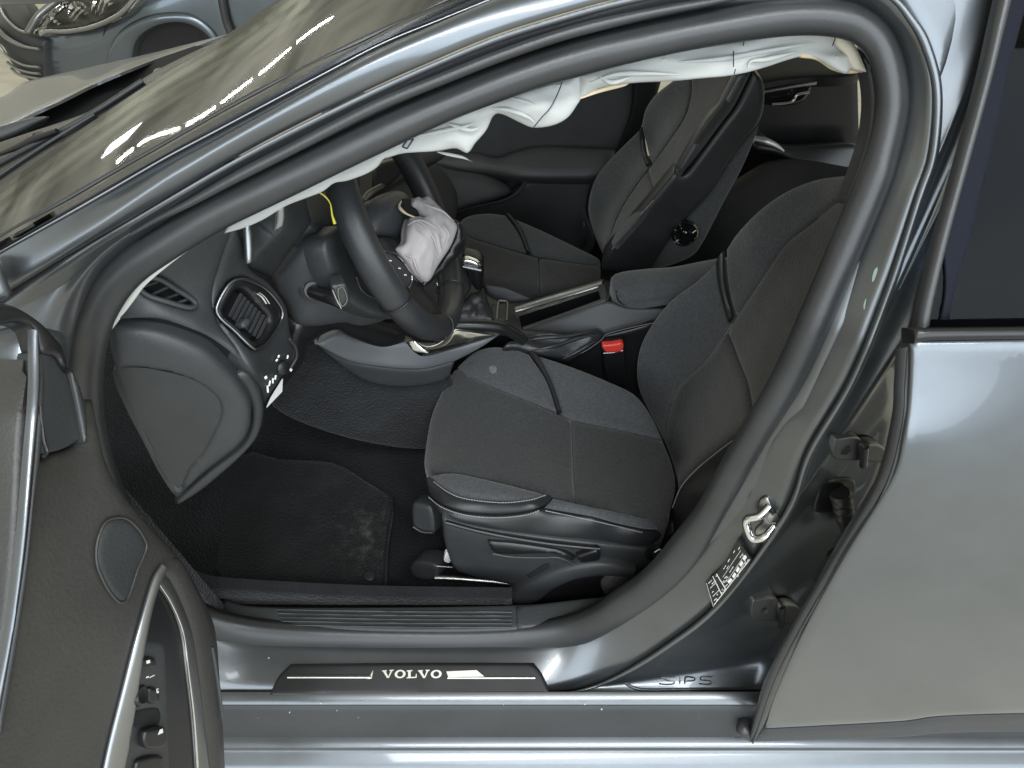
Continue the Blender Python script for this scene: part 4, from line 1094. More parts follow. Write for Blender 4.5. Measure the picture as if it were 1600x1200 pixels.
# lamp switch marks
lathe('lamp_switch_knob', SD2(438, 572) + np.array([.002, -.002, .0]), (0.75, -0.55, 0.2), [(0.010, 0), (0.010, .006), (0.007, .008)], PLASTB, DA, 20)
for (x, y, w, h, a) in ((433, 556, 3, 2, .6), (430, 562, 3, 2, .3), (447, 557, 4, 2, 1), (436, 578, 8, 4, 0), (452, 577, 3, 4, .5), (413, 589, 3, 3, 0), (419, 598, 6, 2, 1.0), (424, 594, 6, 2, 1.2), (428, 589, 5, 2, 1), (416, 607, 8, 2, 1.3)):
    c = SD2(x, y) + np.array([.0025, -.002, .001])
    s = 0.00062
    M = frame(c, (0.75, -0.55, 0.25), (0.2 * math.sin(a), 0, 1))
    flat_mark('switch_icon', [[(-w * s, -h * s), (w * s, -h * s), (w * s, h * s), (-w * s, h * s)]], M @ Matrix.Rotation(a, 4, 'Z'), 0.0005, WHITE, DA)
patch('paper_tag', [(442, 592, 1), (441, 612, 1), (417, 637, 1), (424, 621, 1)], Surf([(442, 592, 'Y', -.545), (441, 612, 'Y', -.55), (417, 637, 'Y', -.585)]), WHITE, DA, 4, 0, .004, .001)
tube('switch_trim', curve([(450, 528), (459, 540), (461, 555), (452, 572)], SD2, 16) + np.array([.003, -.003, 0]), 0.002, PLAST2, DA, 8)
# dark joint and the end cover that the closed door hides
patch('dash_end_joint', [(174, 492, 1), (250, 498), (312, 516), (350, 538), (402, 586, 1), (362, 592), (325, 560), (275, 535), (225, 522), (170, 518, 1)], Surf([(174, 500, 'Y', -.645), (275, 515, 'Y', -.635), (325, 535, 'Y', -.625), (400, 587, 'Y', -.615)]), PLASTB, DA, 7, 0, .01, .02)
SE = Surf([(172, 514, 'Y', -.665), (225, 518, 'Y', -.662), (275, 531, 'Y', -.658), (325, 555, 'Y', -.652), (362, 589, 'Y', -.645), (387, 625, 'Y', -.642), (393, 650, 'Y', -.642), (371, 705, 'Y', -.648), (320, 745, 'Y', -.655), (275, 785, 'Y', -.665), (173, 560, 'Y', -.672), (225, 700, 'Y', -.672), (280, 640, 'Y', -.668)])
HO = [(184, 588), (205, 581), (250, 585), (300, 600), (335, 624), (345, 645), (338, 668), (318, 704), (292, 738), (277, 766), (256, 738), (232, 692), (206, 640)]
patch('dash_end_cover', [(170, 514, 1), (225, 518), (275, 531), (325, 555), (362, 589), (386, 624), (393, 650), (389, 680), (371, 705), (320, 745), (276, 786, 1), (252, 748), (226, 700), (198, 640), (178, 585), (168, 545)], SE, PLAST2, DA, 7, 0.010, 0.016, 0.03, holes=[HO])
patch('dash_end_panel', [(176, 584), (205, 574), (250, 579), (304, 594), (341, 620), (352, 645), (344, 672), (322, 710), (296, 744), (278, 776), (250, 740), (226, 694), (198, 640)], lambda x, y: SE(x, y) + ray(x, y) * 0.010, PLAST, DA, 7, 0.0, 0.016, 0.02)
patch('dash_end_edge', [(364, 590, 1), (388, 586), (405, 610), (413, 645), (406, 680), (386, 708), (350, 741), (312, 772), (280, 792, 1), (277, 787), (321, 747), (373, 707), (391, 681), (395, 650), (388, 624)], Surf([(364, 590, 'Y', -.630), (413, 645, 'Y', -.610), (386, 708, 'Y', -.615), (280, 792, 'Y', -.645)]), PLAST, DA, 6, 0.006, 0.010, 0.06)
patch('knee_bolster', [(405, 590), (440, 586), (460, 560), (466, 520), (500, 500), (560, 508), (615, 525), (640, 535), (600, 548), (555, 534), (528, 521), (492, 540), (480, 570), (440, 620), (410, 650)],
      Surf([(420, 600, 'Y', -.53), (466, 520, 'Y', -.47), (560, 508, 'Y', -.38), (640, 535, 'Y', -.30), (480, 570, 'Y', -.44)]), PLASTB, DA, 8, 0.01, 0.02, 0.04)
# instrument binnacle
SH = Surf([(391, 418, 'Y', -.535), (441, 361, 'Y', -.535), (446, 330, 'Y', -.53), (477, 306, 'Y', -.46), (491, 350, 'Y', -.455), (456, 397, 'Y', -.46), (430, 434, 'Y', -.475)])
patch('binnacle_hood', [(388, 422, 1), (396, 406), (420, 382), (442, 361), (447, 335), (446, 312, 1), (480, 300, 1), (486, 325), (492, 347), (488, 356), (456, 397), (428, 438, 1)], SH, PLAST, DA, 6, 0.006, 0.012, 0.04)
patch('instrument_panel', [(376, 345, 1), (452, 300, 1), (452, 340), (441, 366), (396, 410), (384, 412), (376, 380)], Surf([(380, 350, 'Y', -.50), (450, 310, 'Y', -.46), (390, 408, 'Y', -.50)]), GLOSS, DA, 6, 0, .01, .02)
SG = Surf([(382, 352, 'Y', -.560), (445, 318, 'Y', -.545), (392, 412, 'Y', -.575), (440, 360, 'Y', -.55)])
patch('gauge_bezel', [(380, 350, 1), (391, 347, 1), (395, 377), (395, 407), (390, 413), (384, 412), (382, 385)], SG, ALU, DA, 3, 0.004, 0.006, 0.01)
patch('gauge_bezel', [(430, 325, 1), (445, 315, 1), (446, 340), (442, 356), (427, 363, 1), (430, 346)], SG, ALU, DA, 3, 0.004, 0.006, 0.01)
patch('dash_top', [(470, 300, 1), (520, 270), (640, 225), (700, 240), (660, 262), (600, 300), (545, 360), (495, 355)], Surf([(480, 305, 'Y', -.42), (545, 355, 'Y', -.36), (640, 225, 'Y', .15), (700, 240, 'Y', .35), (560, 250, 'Y', -.1)]), PLAST, DA, 9, 0.006, 0.02, 0.04)
patch('dash_passenger_side', [(580, 330, 1), (600, 290), (650, 252), (690, 256), (720, 300), (715, 350), (690, 420), (640, 440), (600, 420)], Surf([(590, 320, 'Y', -.12), (650, 255, 'Y', .28), (720, 300, 'Y', .40), (690, 420, 'Y', .05), (600, 420, 'Y', -.12)]), PLAST, DA, 9, 0.012, 0.03, 0.04)
patch('windscreen_pillar_cover', [(586, 262, 1), (600, 252), (640, 245), (648, 252), (610, 292), (584, 318, 1)], Surf([(590, 262, 'Y', -.2), (640, 248, 'Y', .1), (600, 300, 'Y', -.2)]), PLASTB, DA, 7, 0.004, .01, .02)

# ------------------------------------------------------------------ steering column and wheel
SW = empty('steering_wheel', car)
tag(SW, 'black leather steering wheel with a burst, deflated airbag')
SCOL = Surf([(436, 440, 'Y', -.475), (491, 359, 'Y', -.445), (535, 350, 'Y', -.40), (470, 515, 'Y', -.465), (600, 505, 'Y', -.40), (520, 430, 'Y', -.465), (560, 500, 'Y', -.43)])
patch('column_shroud', [(430, 438), (455, 405), (491, 357), (532, 350), (560, 400), (592, 460), (612, 500), (570, 516), (540, 512), (490, 518), (462, 512), (448, 482), (432, 462)], SCOL, PLAST2, SW, 6, 0.012, 0.025, 0.05)
SCL = Surf([(512, 372, 'Y', -.485), (545, 355, 'Y', -.43), (620, 480, 'Y', -.43), (570, 482, 'Y', -.475), (525, 430, 'Y', -.495)])
patch('column_collar', [(512, 378), (520, 362), (545, 355), (575, 420), (625, 490), (608, 497), (572, 485), (545, 465), (524, 432), (513, 402)], SCL, PLAST, SW, 6, 0.008, 0.012, 0.03)
tube('collar_line', curve([(555, 432), (562, 450), (572, 460), (588, 468)], SCL, 16) + np.array([.002, -.003, .002]), 0.0013, PLAST2, SW, 6)
b0 = at(488, 455, Y=-.475)
lathe('stalk_boot', b0 + np.array([0, .006, 0]), (0.25, -0.9, 0.4), [(0.020, -0.004), (0.020, .003), (0.013, .005), (0.012, .012)], PLASTB, SW, 24)
tube('stalk', crom([b0, at(505, 461, Y=-.500), at(522, 464, Y=-.512), at(536, 468, Y=-.515)], 6), [0.010, 0.0095, 0.012, 0.0135], PLASTB, SW, 12)
S_ST = Surf([(520, 450, 'Y', -.528), (545, 455, 'Y', -.522), (530, 484, 'Y', -.528)])
patch('stalk_end', [(518, 450), (528, 446), (541, 446), (547, 466), (545, 478), (533, 483), (525, 478)], S_ST, PLAST, SW, 3, 0.004, 0.006, 0.02)
tube('stalk_ring', curve([(520, 452), (526, 466), (534, 481)], S_ST, 12) + np.array([0, -.002, .001]), 0.0013, CHROME, SW, 6)
tube('stalk_ring', curve([(529, 450), (537, 449), (543, 467), (535, 478), (529, 462), (529, 450)], S_ST, 20) + np.array([0, -.002, .001]), 0.0009, ALU, SW, 6)
WC = np.array([-0.1645, -0.3572, 1.0308]); WR = 0.1676; WT = 0.4019
e1 = np.array([0, 1.0, 0]); e2 = np.array([-math.sin(WT), 0, math.cos(WT)]); wn = np.array([math.cos(WT), 0, math.sin(WT)])
ringpts = [WC + WR * (math.cos(a) * e1 + math.sin(a) * e2) for a in np.linspace(0, 2 * math.pi, 96, endpoint=False)]
rim = tube('wheel_rim', ringpts, 0.0190, LEATHER, SW, 20, True, 1.12, (1, 0, 0))
for a in (3.3, 4.12, 4.9):
    c = WC + WR * (math.cos(a) * e1 + math.sin(a) * e2)
    t = -math.sin(a) * e1 + math.cos(a) * e2
    u = np.cross(t, wn)
    lp = [c + 0.0212 * (math.cos(b) * wn * 1.12 + math.sin(b) * u) for b in np.linspace(0, 2 * math.pi, 24, endpoint=False)]
    tube('rim_seam', lp, 0.0011, PLASTB, SW, 6, True)
S_HUB = Surf([(570, 340, 'Y', -.445), (593, 302, 'Y', -.40), (640, 300, 'Y', -.35), (633, 373, 'Y', -.40), (590, 372, 'Y', -.455), (610, 330, 'Y', -.42)])
patch('hub_cover', [(566, 325), (580, 308), (598, 300), (625, 292), (645, 302), (655, 330), (650, 372), (633, 378), (618, 372), (590, 372), (578, 362)], S_HUB, PLAST2, SW, 5, 0.012, 0.02, 0.05)
S_SP = Surf([(587, 375, 'Y', -.475), (618, 371, 'Y', -.435), (660, 447, 'Y', -.435), (690, 480, 'Y', -.42), (633, 462, 'Y', -.485), (612, 430, 'Y', -.490), (640, 418, 'Y', -.447)])
patch('spoke', [(586, 374, 1), (600, 368), (620, 373), (636, 395), (656, 436), (676, 462), (706, 500, 1), (690, 512), (650, 484), (628, 458), (608, 425)], S_SP, PLASTB, SW, 5, 0.006, 0.010, 0.03)
pod = patch('button_pod', [(595, 394, 1), (606, 395), (622, 406), (640, 426), (641, 440), (636, 450), (627, 452, 1), (612, 428)], S_SP, PLAST, SW, 4, 0.003, 0.006, 0.01, lift=0.004)
tube('pod_trim', curve([(594, 393), (606, 394), (622, 403), (642, 429), (660, 447)], S_SP, 30) + np.array([.003, -.004, .003]), 0.0014, CHROME, SW, 6)
tube('pod_trim', curve([(587, 377), (596, 398), (612, 430), (632, 458)], S_SP, 30) + np.array([.003, -.005, .002]), 0.0010, CHROME, SW, 6)
tube('pod_trim', curve([(641, 430), (641, 440), (637, 449)], S_SP, 12) + np.array([.003, -.005, .003]), 0.0010, ALU, SW, 6)
for (x, y) in ((608, 407), (622, 419), (631, 429), (616, 432), (625, 441)):
    M = frame(S_SP(x, y) + np.array([.003, -.006, .004]), (0.55, -0.6, 0.58), (0, 0, 1))
    s = 0.0016
    flat_mark('button_icon', [[(-s, -s * .5), (0, -s * .5), (0, s * .6), (-s, s * .6)], [(s * .3, -s), (s * .9, -s), (s * .9, 0), (s * .3, 0)]], M, 0.0004, WHITE, SW)
SAB = Surf([(644, 312, 'Y', -.385), (690, 322, 'Y', -.382), (716, 355, 'Y', -.388), (690, 415, 'Y', -.425), (668, 440, 'Y', -.450), (632, 405, 'Y', -.462), (634, 355, 'Y', -.428), (665, 375, 'Y', -.440), (680, 345, 'Y', -.412), (655, 410, 'Y', -.462)])
ab = patch('burst_airbag', [(644, 316), (648, 307), (655, 304), (662, 308), (668, 303), (677, 308), (692, 323), (705, 335), (717, 350), (717, 362), (707, 388), (688, 417), (677, 437), (668, 443), (653, 435), (645, 425), (632, 407), (617, 388), (632, 377), (634, 355), (640, 337), (655, 334), (664, 336), (654, 323)],
           SAB, AIRBAG2, SW, 1.8, 0.006, 0.010, 0.015, folds=(0.0030, 46, (1.6, 1.2, 0.7)))
for cr in ([(636, 352), (648, 345), (662, 346), (680, 356), (690, 372)], [(640, 342), (660, 350), (676, 372), (684, 398)], [(650, 312), (668, 322), (690, 330), (708, 346)], [(632, 398), (644, 404), (650, 420), (658, 434)], [(690, 352), (700, 366), (694, 384)]):
    tube('cloth_crease', curve(cr, SAB, 24) + np.array([.0012, -.0022, .0015]), [0.0004, 0.0016, 0.0018, 0.0014, 0.0004], AIRBAG2, SW, 8)
tag(ab, 'deflated pale driver airbag hanging crumpled from the wheel hub')
patch('torn_cover_flap', [(714, 346), (724, 350), (730, 370), (727, 390), (704, 416), (668, 449), (662, 442), (688, 416), (706, 388), (716, 362)], Surf([(716, 350, 'Y', -.335), (728, 380, 'Y', -.335), (668, 446, 'Y', -.40)]), PLASTB, SW, 3, 0.006, 0.008, 0.01, folds=(0.003, 40))
S_AH = Surf([(623, 323, 'Y', -.395), (655, 320, 'Y', -.365), (647, 338, 'Y', -.40)])
patch('torn_opening', [(623, 323), (627, 313), (643, 315), (656, 325), (666, 335), (647, 338), (635, 333)], S_AH, DARK, SW, 3, 0.004, 0.006, 0.01, lift=0.006)
tube('torn_edge', curve([(625, 313), (622, 322), (632, 332), (646, 338)], S_AH, 20) + np.array([.003, -.009, .004]), [0.001, .0024, .0015, .001], CREAM, SW, 6)
tube('torn_edge', curve([(646, 317), (656, 324), (666, 336)], S_AH, 16) + np.array([.003, -.009, .004]), 0.0012, CHROME, SW, 6)
# steering column far stalk, loose parts
tube('wiper_stalk', crom([at(567, 316, Y=-.40), at(578, 304, Y=-.36), at(596, 293, Y=-.30)], 6), [0.005, .0065, .006], PLASTB, SW, 10)
S_LT = Surf([(647, 527, 'Y', -.40), (676, 546, 'Y', -.40), (780, 522, 'Y', -.27), (710, 513, 'Y', -.34)])
patch('lower_spoke_trim', [(646, 530, 1), (660, 546), (677, 552), (715, 543), (782, 523, 1), (745, 516), (708, 513), (697, 528), (685, 536), (668, 539)], S_LT, CHROME, SW, 4, 0.004, 0.008, 0.015)
wy = crom([at(498, 300, Y=-.53), at(508, 307, Y=-.53), at(516, 318, Y=-.53), at(519, 336, Y=-.53), at(523, 349, Y=-.53)], 6)
tube('yellow_wire', wy, [0.0008, .0011, .0008, .0012, .0022], YELLOW, SW, 6)
# ------------------------------------------------------------------ curtain airbag along the roof side
CA = empty('curtain_airbag', car)
tag(CA, 'white curtain airbag hanging loose under the roof rail')
S_CU = lambda x, y: side(x, y, 0.045)
def S_CUF(x, y):
    w = 0.012 * noise.noise(Vector((x / 90.0, y / 60.0, 1.3)))
    return side(x, y, 0.050 + w)
patch('cloth_front', [(356, 352, 1), (405, 322), (456, 303), (502, 281), (547, 261), (600, 234), (640, 208, 1), (625, 238), (600, 248), (588, 262), (570, 273), (542, 283), (521, 287), (503, 300), (478, 310), (445, 323), (410, 344), (380, 357), (348, 366, 1)], S_CU, AIRBAG, CA, 5, 0.003, 0.008, 0.004, folds=(0.003, 20, (0.3, 1.5, 1.8)))
patch('cloth_middle', [(596, 236, 1), (650, 196), (700, 178), (750, 156), (825, 132), (910, 108, 1), (908, 150), (902, 162), (887, 182), (862, 195), (832, 199), (812, 192), (785, 179), (772, 181), (760, 205), (742, 225), (730, 240), (712, 232), (682, 235), (630, 237), (600, 248)], S_CUF, AIRBAG, CA, 4.5, 0.004, 0.010, 0.004, folds=(0.0075, 22, (0.8, 1.6, 1.6)))
patch('cloth_rear', [(902, 112, 1), (1000, 84), (1100, 64), (1200, 50), (1250, 46), (1310, 50, 1), (1325, 64), (1340, 87), (1352, 111, 1), (1333, 106), (1326, 113), (1300, 100), (1275, 88), (1250, 88), (1200, 104), (1150, 115), (1075, 125), (1000, 130), (940, 139), (906, 150)], S_CUF, AIRBAG, CA, 4.5, 0.004, 0.010, 0.004, folds=(0.0075, 22, (0.35, 1.8, 2.2)))
S_CB = lambda x, y: side(x, y, 0.062)
patch('cream_backing', [(903, 151, 1), (940, 138), (985, 128, 1), (975, 135), (937, 145), (904, 156, 1)], S_CB, CREAM, CA, 4, 0.001, .003, .004, lift=0.004)
patch('cream_backing', [(1248, 84, 1), (1275, 82), (1300, 96), (1330, 104), (1340, 100, 1), (1345, 112), (1324, 115), (1300, 109), (1276, 94), (1250, 90, 1)], S_CB, CREAM, CA, 4, 0.001, .003, .004, lift=0.004)
patch('torn_corner', [(1300, 50, 1), (1325, 58), (1342, 82), (1354, 112, 1), (1334, 106), (1322, 84), (1308, 70)], S_CU, CREAM, CA, 4, 0.002, .005, .004, folds=(.003, 40), lift=0.002).data.materials[0] = mat('pale_cream_cloth', (0.62, 0.56, 0.46), 0.85, 0, None, 0.06)
for p in ([(879, 122), (872, 142), (860, 166), (846, 182), (833, 198)], [(1141, 80), (1141, 104)], [(1157, 64), (1156, 72)], [(1296, 52), (1297, 62), (1293, 72)], [(1144, 108), (1142, 116)]):
    tube('seam_line', curve(p, S_CUF, 16) + np.array([0, -.011, .004]), 0.0006, PRINT, CA, 6)
tri = [(631, 228), (639, 217), (648, 216), (638, 231)]
tube('printed_arrow', np.vstack([curve([a, b], S_CUF, 6) for a, b in zip(tri, tri[1:] + tri[:1])]) + np.array([0, -.010, .004]), 0.0008, PRINT, CA, 6)
# edge of the roof lining, peeled strip below it
ridge('lining_edge', curve([(160, 528), (176, 497), (200, 462), (222, 436), (275, 397), (337, 358), (400, 327), (475, 292), (560, 252), (640, 214)], S_CU, 70), curve([(168, 524), (191, 494), (211, 467), (229, 444), (280, 402), (340, 362), (402, 330), (477, 295), (562, 255), (640, 216)], S_CU, 70), 0.003, mat('pale_lining_cloth', (0.70, 0.70, 0.66), 0.85), CA)
patch('torn_strip', [(682, 237), (700, 239), (722, 244), (733, 251), (738, 253, 1), (726, 249), (705, 245), (690, 241)], lambda x, y: side(x, y, 0.09), AIRBAG, CA, 3, 0.001, .003, .003)
S_PIL = lambda x, y: side(x, y, 0.05)
patch('pillar_lining', [(1340, 74, 1), (1352, 80), (1368, 105), (1380, 130), (1378, 190), (1366, 250), (1345, 310), (1320, 320, 1), (1352, 230), (1362, 165), (1356, 110)], S_PIL, PLAST, CA, 8, 0.004, 0.01, 0.02)

for cr in ([(650, 212), (690, 204), (724, 197), (745, 190)], [(700, 192), (735, 202), (752, 196)], [(770, 168), (800, 172), (828, 184), (838, 196)], [(798, 152), (826, 160), (850, 172)], [(920, 128), (960, 116), (1000, 114), (1060, 116)], [(1060, 96), (1120, 92), (1190, 80), (1270, 66)], [(1165, 106), (1171, 95), (1195, 92), (1245, 80)], [(935, 118), (955, 128), (985, 120)]):
    tube('cloth_crease', curve(cr, S_CUF, 26) + np.array([0, -.0062, .002]), [0.0004, 0.0022, 0.0026, 0.0018, 0.0004], AIRBAG, CA, 8)
# ------------------------------------------------------------------ open driver door
DD = empty('driver_door', car)
tag(DD, 'open front door seen from inside, dark panel with silver pull handle')
SDI = Surf([(40, 650, 'X', -.420), (10, 1000, 'X', -.425), (60, 560, 'X', -.425), (120, 690, 'X', -.415), (152, 622, 'X', -.412), (168, 700, 'X', -.398), (195, 765, 'X', -.385), (290, 880, 'X', -.370), (345, 985, 'X', -.360), (360, 1200, 'X', -.355), (150, 900, 'X', -.397), (100, 1200, 'X', -.415), (60, 900, 'X', -.415), (250, 1000, 'X', -.375), (0, 1260, 'X', -.43)])
PANEL = mat('brown_black_door_plastic', (0.038, 0.037, 0.034), 0.44, 0, ('noise', 260, 0.3, 0.0016), 0.15)
patch('door_card', [(50, 560, 1), (60, 706), (90, 706), (122, 692), (128, 660), (130, 626, 1), (152, 622, 1), (160, 670), (170, 715), (196, 766), (240, 820), (288, 872), (322, 930), (344, 985), (352, 1080), (358, 1180), (362, 1300, 1), (-60, 1300, 1), (-20, 1100), (6, 1000), (22, 860), (38, 650)], SDI, PANEL, DD, 9, 0.008, 0.014, 0.05)
SDO = Surf([(45, 540, 'X', -.437), (40, 640, 'X', -.438), (20, 880, 'X', -.440), (0, 1010, 'X', -.44), (-60, 520, 'X', -.50), (-60, 800, 'X', -.50), (0, 700, 'X', -.462)])
patch('outer_skin', [(-70, 522, 1), (0, 508), (28, 504), (46, 512), (50, 545), (44, 640), (34, 740), (20, 880), (2, 1010), (-70, 1250, 1)], SDO, PAINT, DD, 9, 0.014, 0.03, 0.03)
ridge('belt_strip', curve([(50, 530), (53, 600), (42, 720), (32, 840), (16, 960), (-10, 1120)], SDI, 50) + np.array([.004, 0, .004]), curve([(44, 520), (44, 620), (34, 740), (22, 870), (4, 1000), (-24, 1140)], SDI, 50) + np.array([.004, 0, .004]), 0.005, PAINT, DD)
ridge('belt_rubber', curve([(60, 590), (58, 690), (46, 790), (36, 900), (20, 1010), (-4, 1150)], SDI, 50) + np.array([.003, 0, .002]), curve([(54, 590), (50, 680), (40, 780), (29, 880), (13, 985), (-12, 1130)], SDI, 50) + np.array([.003, 0, .002]), 0.004, RUBBER, DD)
patch('sail_cover', [(58, 553), (80, 556), (98, 578), (112, 627), (126, 684, 1), (100, 700), (70, 708), (63, 700), (60, 620)], SDI, PLAST2, DD, 6, 0.003, 0.008, 0.02, lift=0.004)
tube('glass_run', curve([(55, 640), (60, 690), (66, 710), (60, 718)], SDI, 20) + np.array([.006, 0, .004]), 0.0018, RUBBER, DD, 6)
STC = Surf([(0, 475, 'X', -.44), (67, 513, 'X', -.425), (100, 577, 'X', -.415), (20, 500, 'X', -.435)])
patch('mirror_gusset', [(-40, 470, 1), (0, 474), (26, 482), (55, 500), (76, 520), (95, 545), (104, 582, 1), (92, 570), (82, 557), (60, 552), (52, 530), (46, 514), (26, 504), (0, 508), (-40, 515, 1)], STC, PLASTB, DD, 6, 0.005, 0.010, 0.02, lift=0.006)
patch('front_edge_rubber', [(100, 575, 1), (114, 600), (126, 640), (130, 690, 1), (124, 690), (112, 630)], SDI, RUBBER, DD, 5, 0.003, 0.006, 0.02, lift=0.008)
SPK = lambda x, y: SDI(x, y)
SPO = [(158, 826), (166, 815), (178, 810), (196, 811), (212, 824), (223, 840), (228, 854), (222, 872), (214, 890), (206, 915), (197, 937), (185, 941), (170, 925), (158, 903), (150, 880), (150, 852)]
patch('speaker_grille', SPO, SPK, PLAST, DD, 6, 0.003, 0.006, 0.008, lift=0.003)
tube('grille_rim', crom([SDI(*p) for p in SPO], 5, True) + np.array([.002, -.001, .002]), 0.0014, PANEL, DD, 6, True)
# pull handle recess, silver strips, switch pod
patch('handle_recess', [(246, 893, 1), (262, 945), (279, 990), (288, 1053), (298, 1130), (306, 1260, 1), (160, 1260, 1), (196, 1110), (214, 1005), (232, 930)], SDI, PLASTB, DD, 8, 0.0, 0.006, 0.01, lift=0.002)
ridge('silver_strip_outer', curve([(246, 882), (231, 910), (206, 997), (183, 1088), (165, 1160), (150, 1230)], SDI, 50) + np.array([.004, 0, 0]), curve([(250, 890), (233, 934), (216, 1011), (200, 1116), (190, 1175), (178, 1230)], SDI, 50) + np.array([.007, 0, 0]), 0.0025, ALU, DD)
ridge('silver_strip_inner', curve([(242, 914), (262, 944), (279, 990), (287, 1053), (296, 1130), (303, 1230)], SDI, 50) + np.array([.004, 0, 0]), curve([(250, 890), (270, 922), (291, 969), (302, 1015), (309, 1067), (328, 1230)], SDI, 50) + np.array([.002, 0, 0]), 0.002, mat('dark_satin_silver', (0.22, 0.22, 0.215), 0.32, 0.85), DD)
tube('bright_edge', curve([(243, 915), (262, 945), (280, 990), (288.5, 1053), (297.5, 1130), (304, 1230)], SDI, 50) + np.array([.005, 0, .002]), [0.0008, 0.0014, 0.002], CHROME, DD, 8)
pod_s = lambda x, y: SDI(x, y) + np.array([.003, 0, .001])
patch('switch_pod', [(222, 1000, 1), (246, 1000), (256, 1008), (259, 1030), (262, 1095), (267, 1260, 1), (178, 1260, 1), (200, 1120), (212, 1040)], pod_s, PLAST, DD, 7, 0.004, 0.008, 0.01)
def sw(name, pts, mt, lift, st=3):
    return patch(name, pts, pod_s, mt, DD, st, 0.0025, 0.004, 0.006, lift=lift)
sw('lock_button', [(214, 1029), (232, 1027), (235, 1036), (233, 1043), (212, 1046)], PLASTB, 0.005)
lathe('mirror_knob', pod_s(212, 1088), (1, 0, 0.25), [(0.0105, 0), (0.0105, .004), (0.008, .006), (0.004, .005)], PLASTB, DD, 24)
sw('mirror_button', [(224, 1076), (236, 1075), (241, 1090), (239, 1097), (225, 1098)], PLASTB, 0.005)
sw('window_switch', [(212, 1140), (238, 1133), (243, 1140), (243, 1163), (213, 1166)], PLASTB, 0.011)
sw('switch_well', [(206, 1112), (243, 1106), (244, 1134), (208, 1140)], DARK, 0.001)
sw('window_switch', [(206, 1188), (243, 1180), (245, 1200), (244, 1215), (205, 1222)], PLASTB, 0.006)
for (x, y, polys) in ((216, 1037, [[(-2, -1.4), (2, -1.4), (2, 1.4), (-2, 1.4)]]), (218, 1060, [[(-4, -.5), (-1, -.5), (-1, .8), (-4, .8)], [(0, -1.2), (6, -.6), (6, 0.2), (0, -.5)]]), (231, 1082, [[(-1.3, -2), (-.6, -2), (-.6, 2), (-1.3, 2)], [(-.4, 1.2), (1.2, 1.2), (1.2, 1.9), (-.4, 1.9)], [(.2, -2), (1.2, -2), (.6, 0), (0, 0)]]), (226, 1146, [[(-3.4, -1.8), (3.4, -1.8), (3.4, 2), (0, 2)]])):
    s = 0.0011
    M = frame(pod_s(x, y) + np.array([.0085 if y < 1100 else .0145, 0, .003]), (0.93, 0.0, 0.36), (-.3, 0.75, 0.5))
    flat_mark('switch_icon', [[(a * s, b * s) for a, b in p] for p in polys], M, 0.0004, WHITE, DD)
ridge('pocket_highlight_edge', curve([(325, 1012), (333, 1060), (342, 1124)], SDI, 24) + np.array([.004, 0, 0]), curve([(328, 1010), (336, 1058), (344, 1122)], SDI, 24) + np.array([.004, 0, 0]), 0.002, PLAST2, DD)
patch('pocket_lip', [(250, 892, 1), (276, 870), (300, 905), (330, 975), (340, 1060), (352, 1260, 1), (328, 1260, 1), (310, 1067), (302, 1012), (291, 968), (271, 920)], SDI, PANEL, DD, 8, 0.006, 0.012, 0.01, lift=0.004)

# ------------------------------------------------------------------ rear door
RR = empty('rear_door', car)
tag(RR, 'closed grey metallic rear door with dark window')
SRD = Surf([(1420, 540, 'Y', -.800), (2600, 540, 'Y', -.800), (1418, 640, 'Y', -.828), (2600, 640, 'Y', -.828), (1410, 668, 'Y', -.838), (2600, 668, 'Y', -.838), (1350, 850, 'Y', -.862), (2600, 850, 'Y', -.862), (1240, 1010, 'Y', -.858), (2600, 1010, 'Y', -.860), (1195, 1138, 'Y', -.832), (2600, 1105, 'Y', -.838), (1380, 760, 'Y', -.855), (2600, 760, 'Y', -.855)])
patch('door_skin', [(1426, 534, 1), (2600, 524, 1), (2600, 1110, 1), (1600, 1118), (1400, 1131), (1194, 1142, 1), (1212, 1085), (1256, 990), (1322, 872), (1396, 752), (1414, 690), (1420, 655), (1424, 600)], SRD, PAINT, RR, 16, 0.004, 0.010, 0.02)
patch('lower_band', [(1192, 1144, 1), (1400, 1133), (1600, 1120), (2600, 1112, 1), (2600, 1142, 1), (1600, 1146), (1400, 1155), (1176, 1162, 1)], Surf([(1192, 1144, 'Y', -.828), (2600, 1112, 'Y', -.832), (1176, 1162, 'Y', -.824), (2600, 1142, 'Y', -.828)]), PLAST2, RR, 9, 0.004, 0.008, 0.02)
eL = [(1402, 545), (1399, 600), (1395, 652), (1368, 752), (1298, 876), (1256, 944), (1203, 1042), (1184, 1100), (1172, 1150)]
eR = [(1428, 540), (1423, 600), (1419, 658), (1394, 752), (1321, 872), (1254, 988), (1211, 1083), (1194, 1128), (1178, 1158)]
SEG = Surf([(1410, 560, 'Y', -.790), (1395, 700, 'Y', -.832), (1310, 875, 'Y', -.848), (1230, 1010, 'Y', -.845), (1180, 1150, 'Y', -.825)])
ridge('edge_seal', curve(eL, SEG, 70), curve(eR, SEG, 70), 0.007, RUBBER, RR)
tube('seal_end', crom([at(1165, 1126, Y=-.80), at(1162, 1140, Y=-.815), at(1174, 1154, Y=-.822)], 6), [0.010, .013, .006], RUBBER, RR, 10)
mid = 0.35
cL = curve(eL, SEG, 70); cR = curve(eR, SEG, 70)
tube('edge_seal_bead', cL * .5 + cR * .5 + np.array([-.001, -.008, .002]), 0.0016, PLAST2, RR, 6)
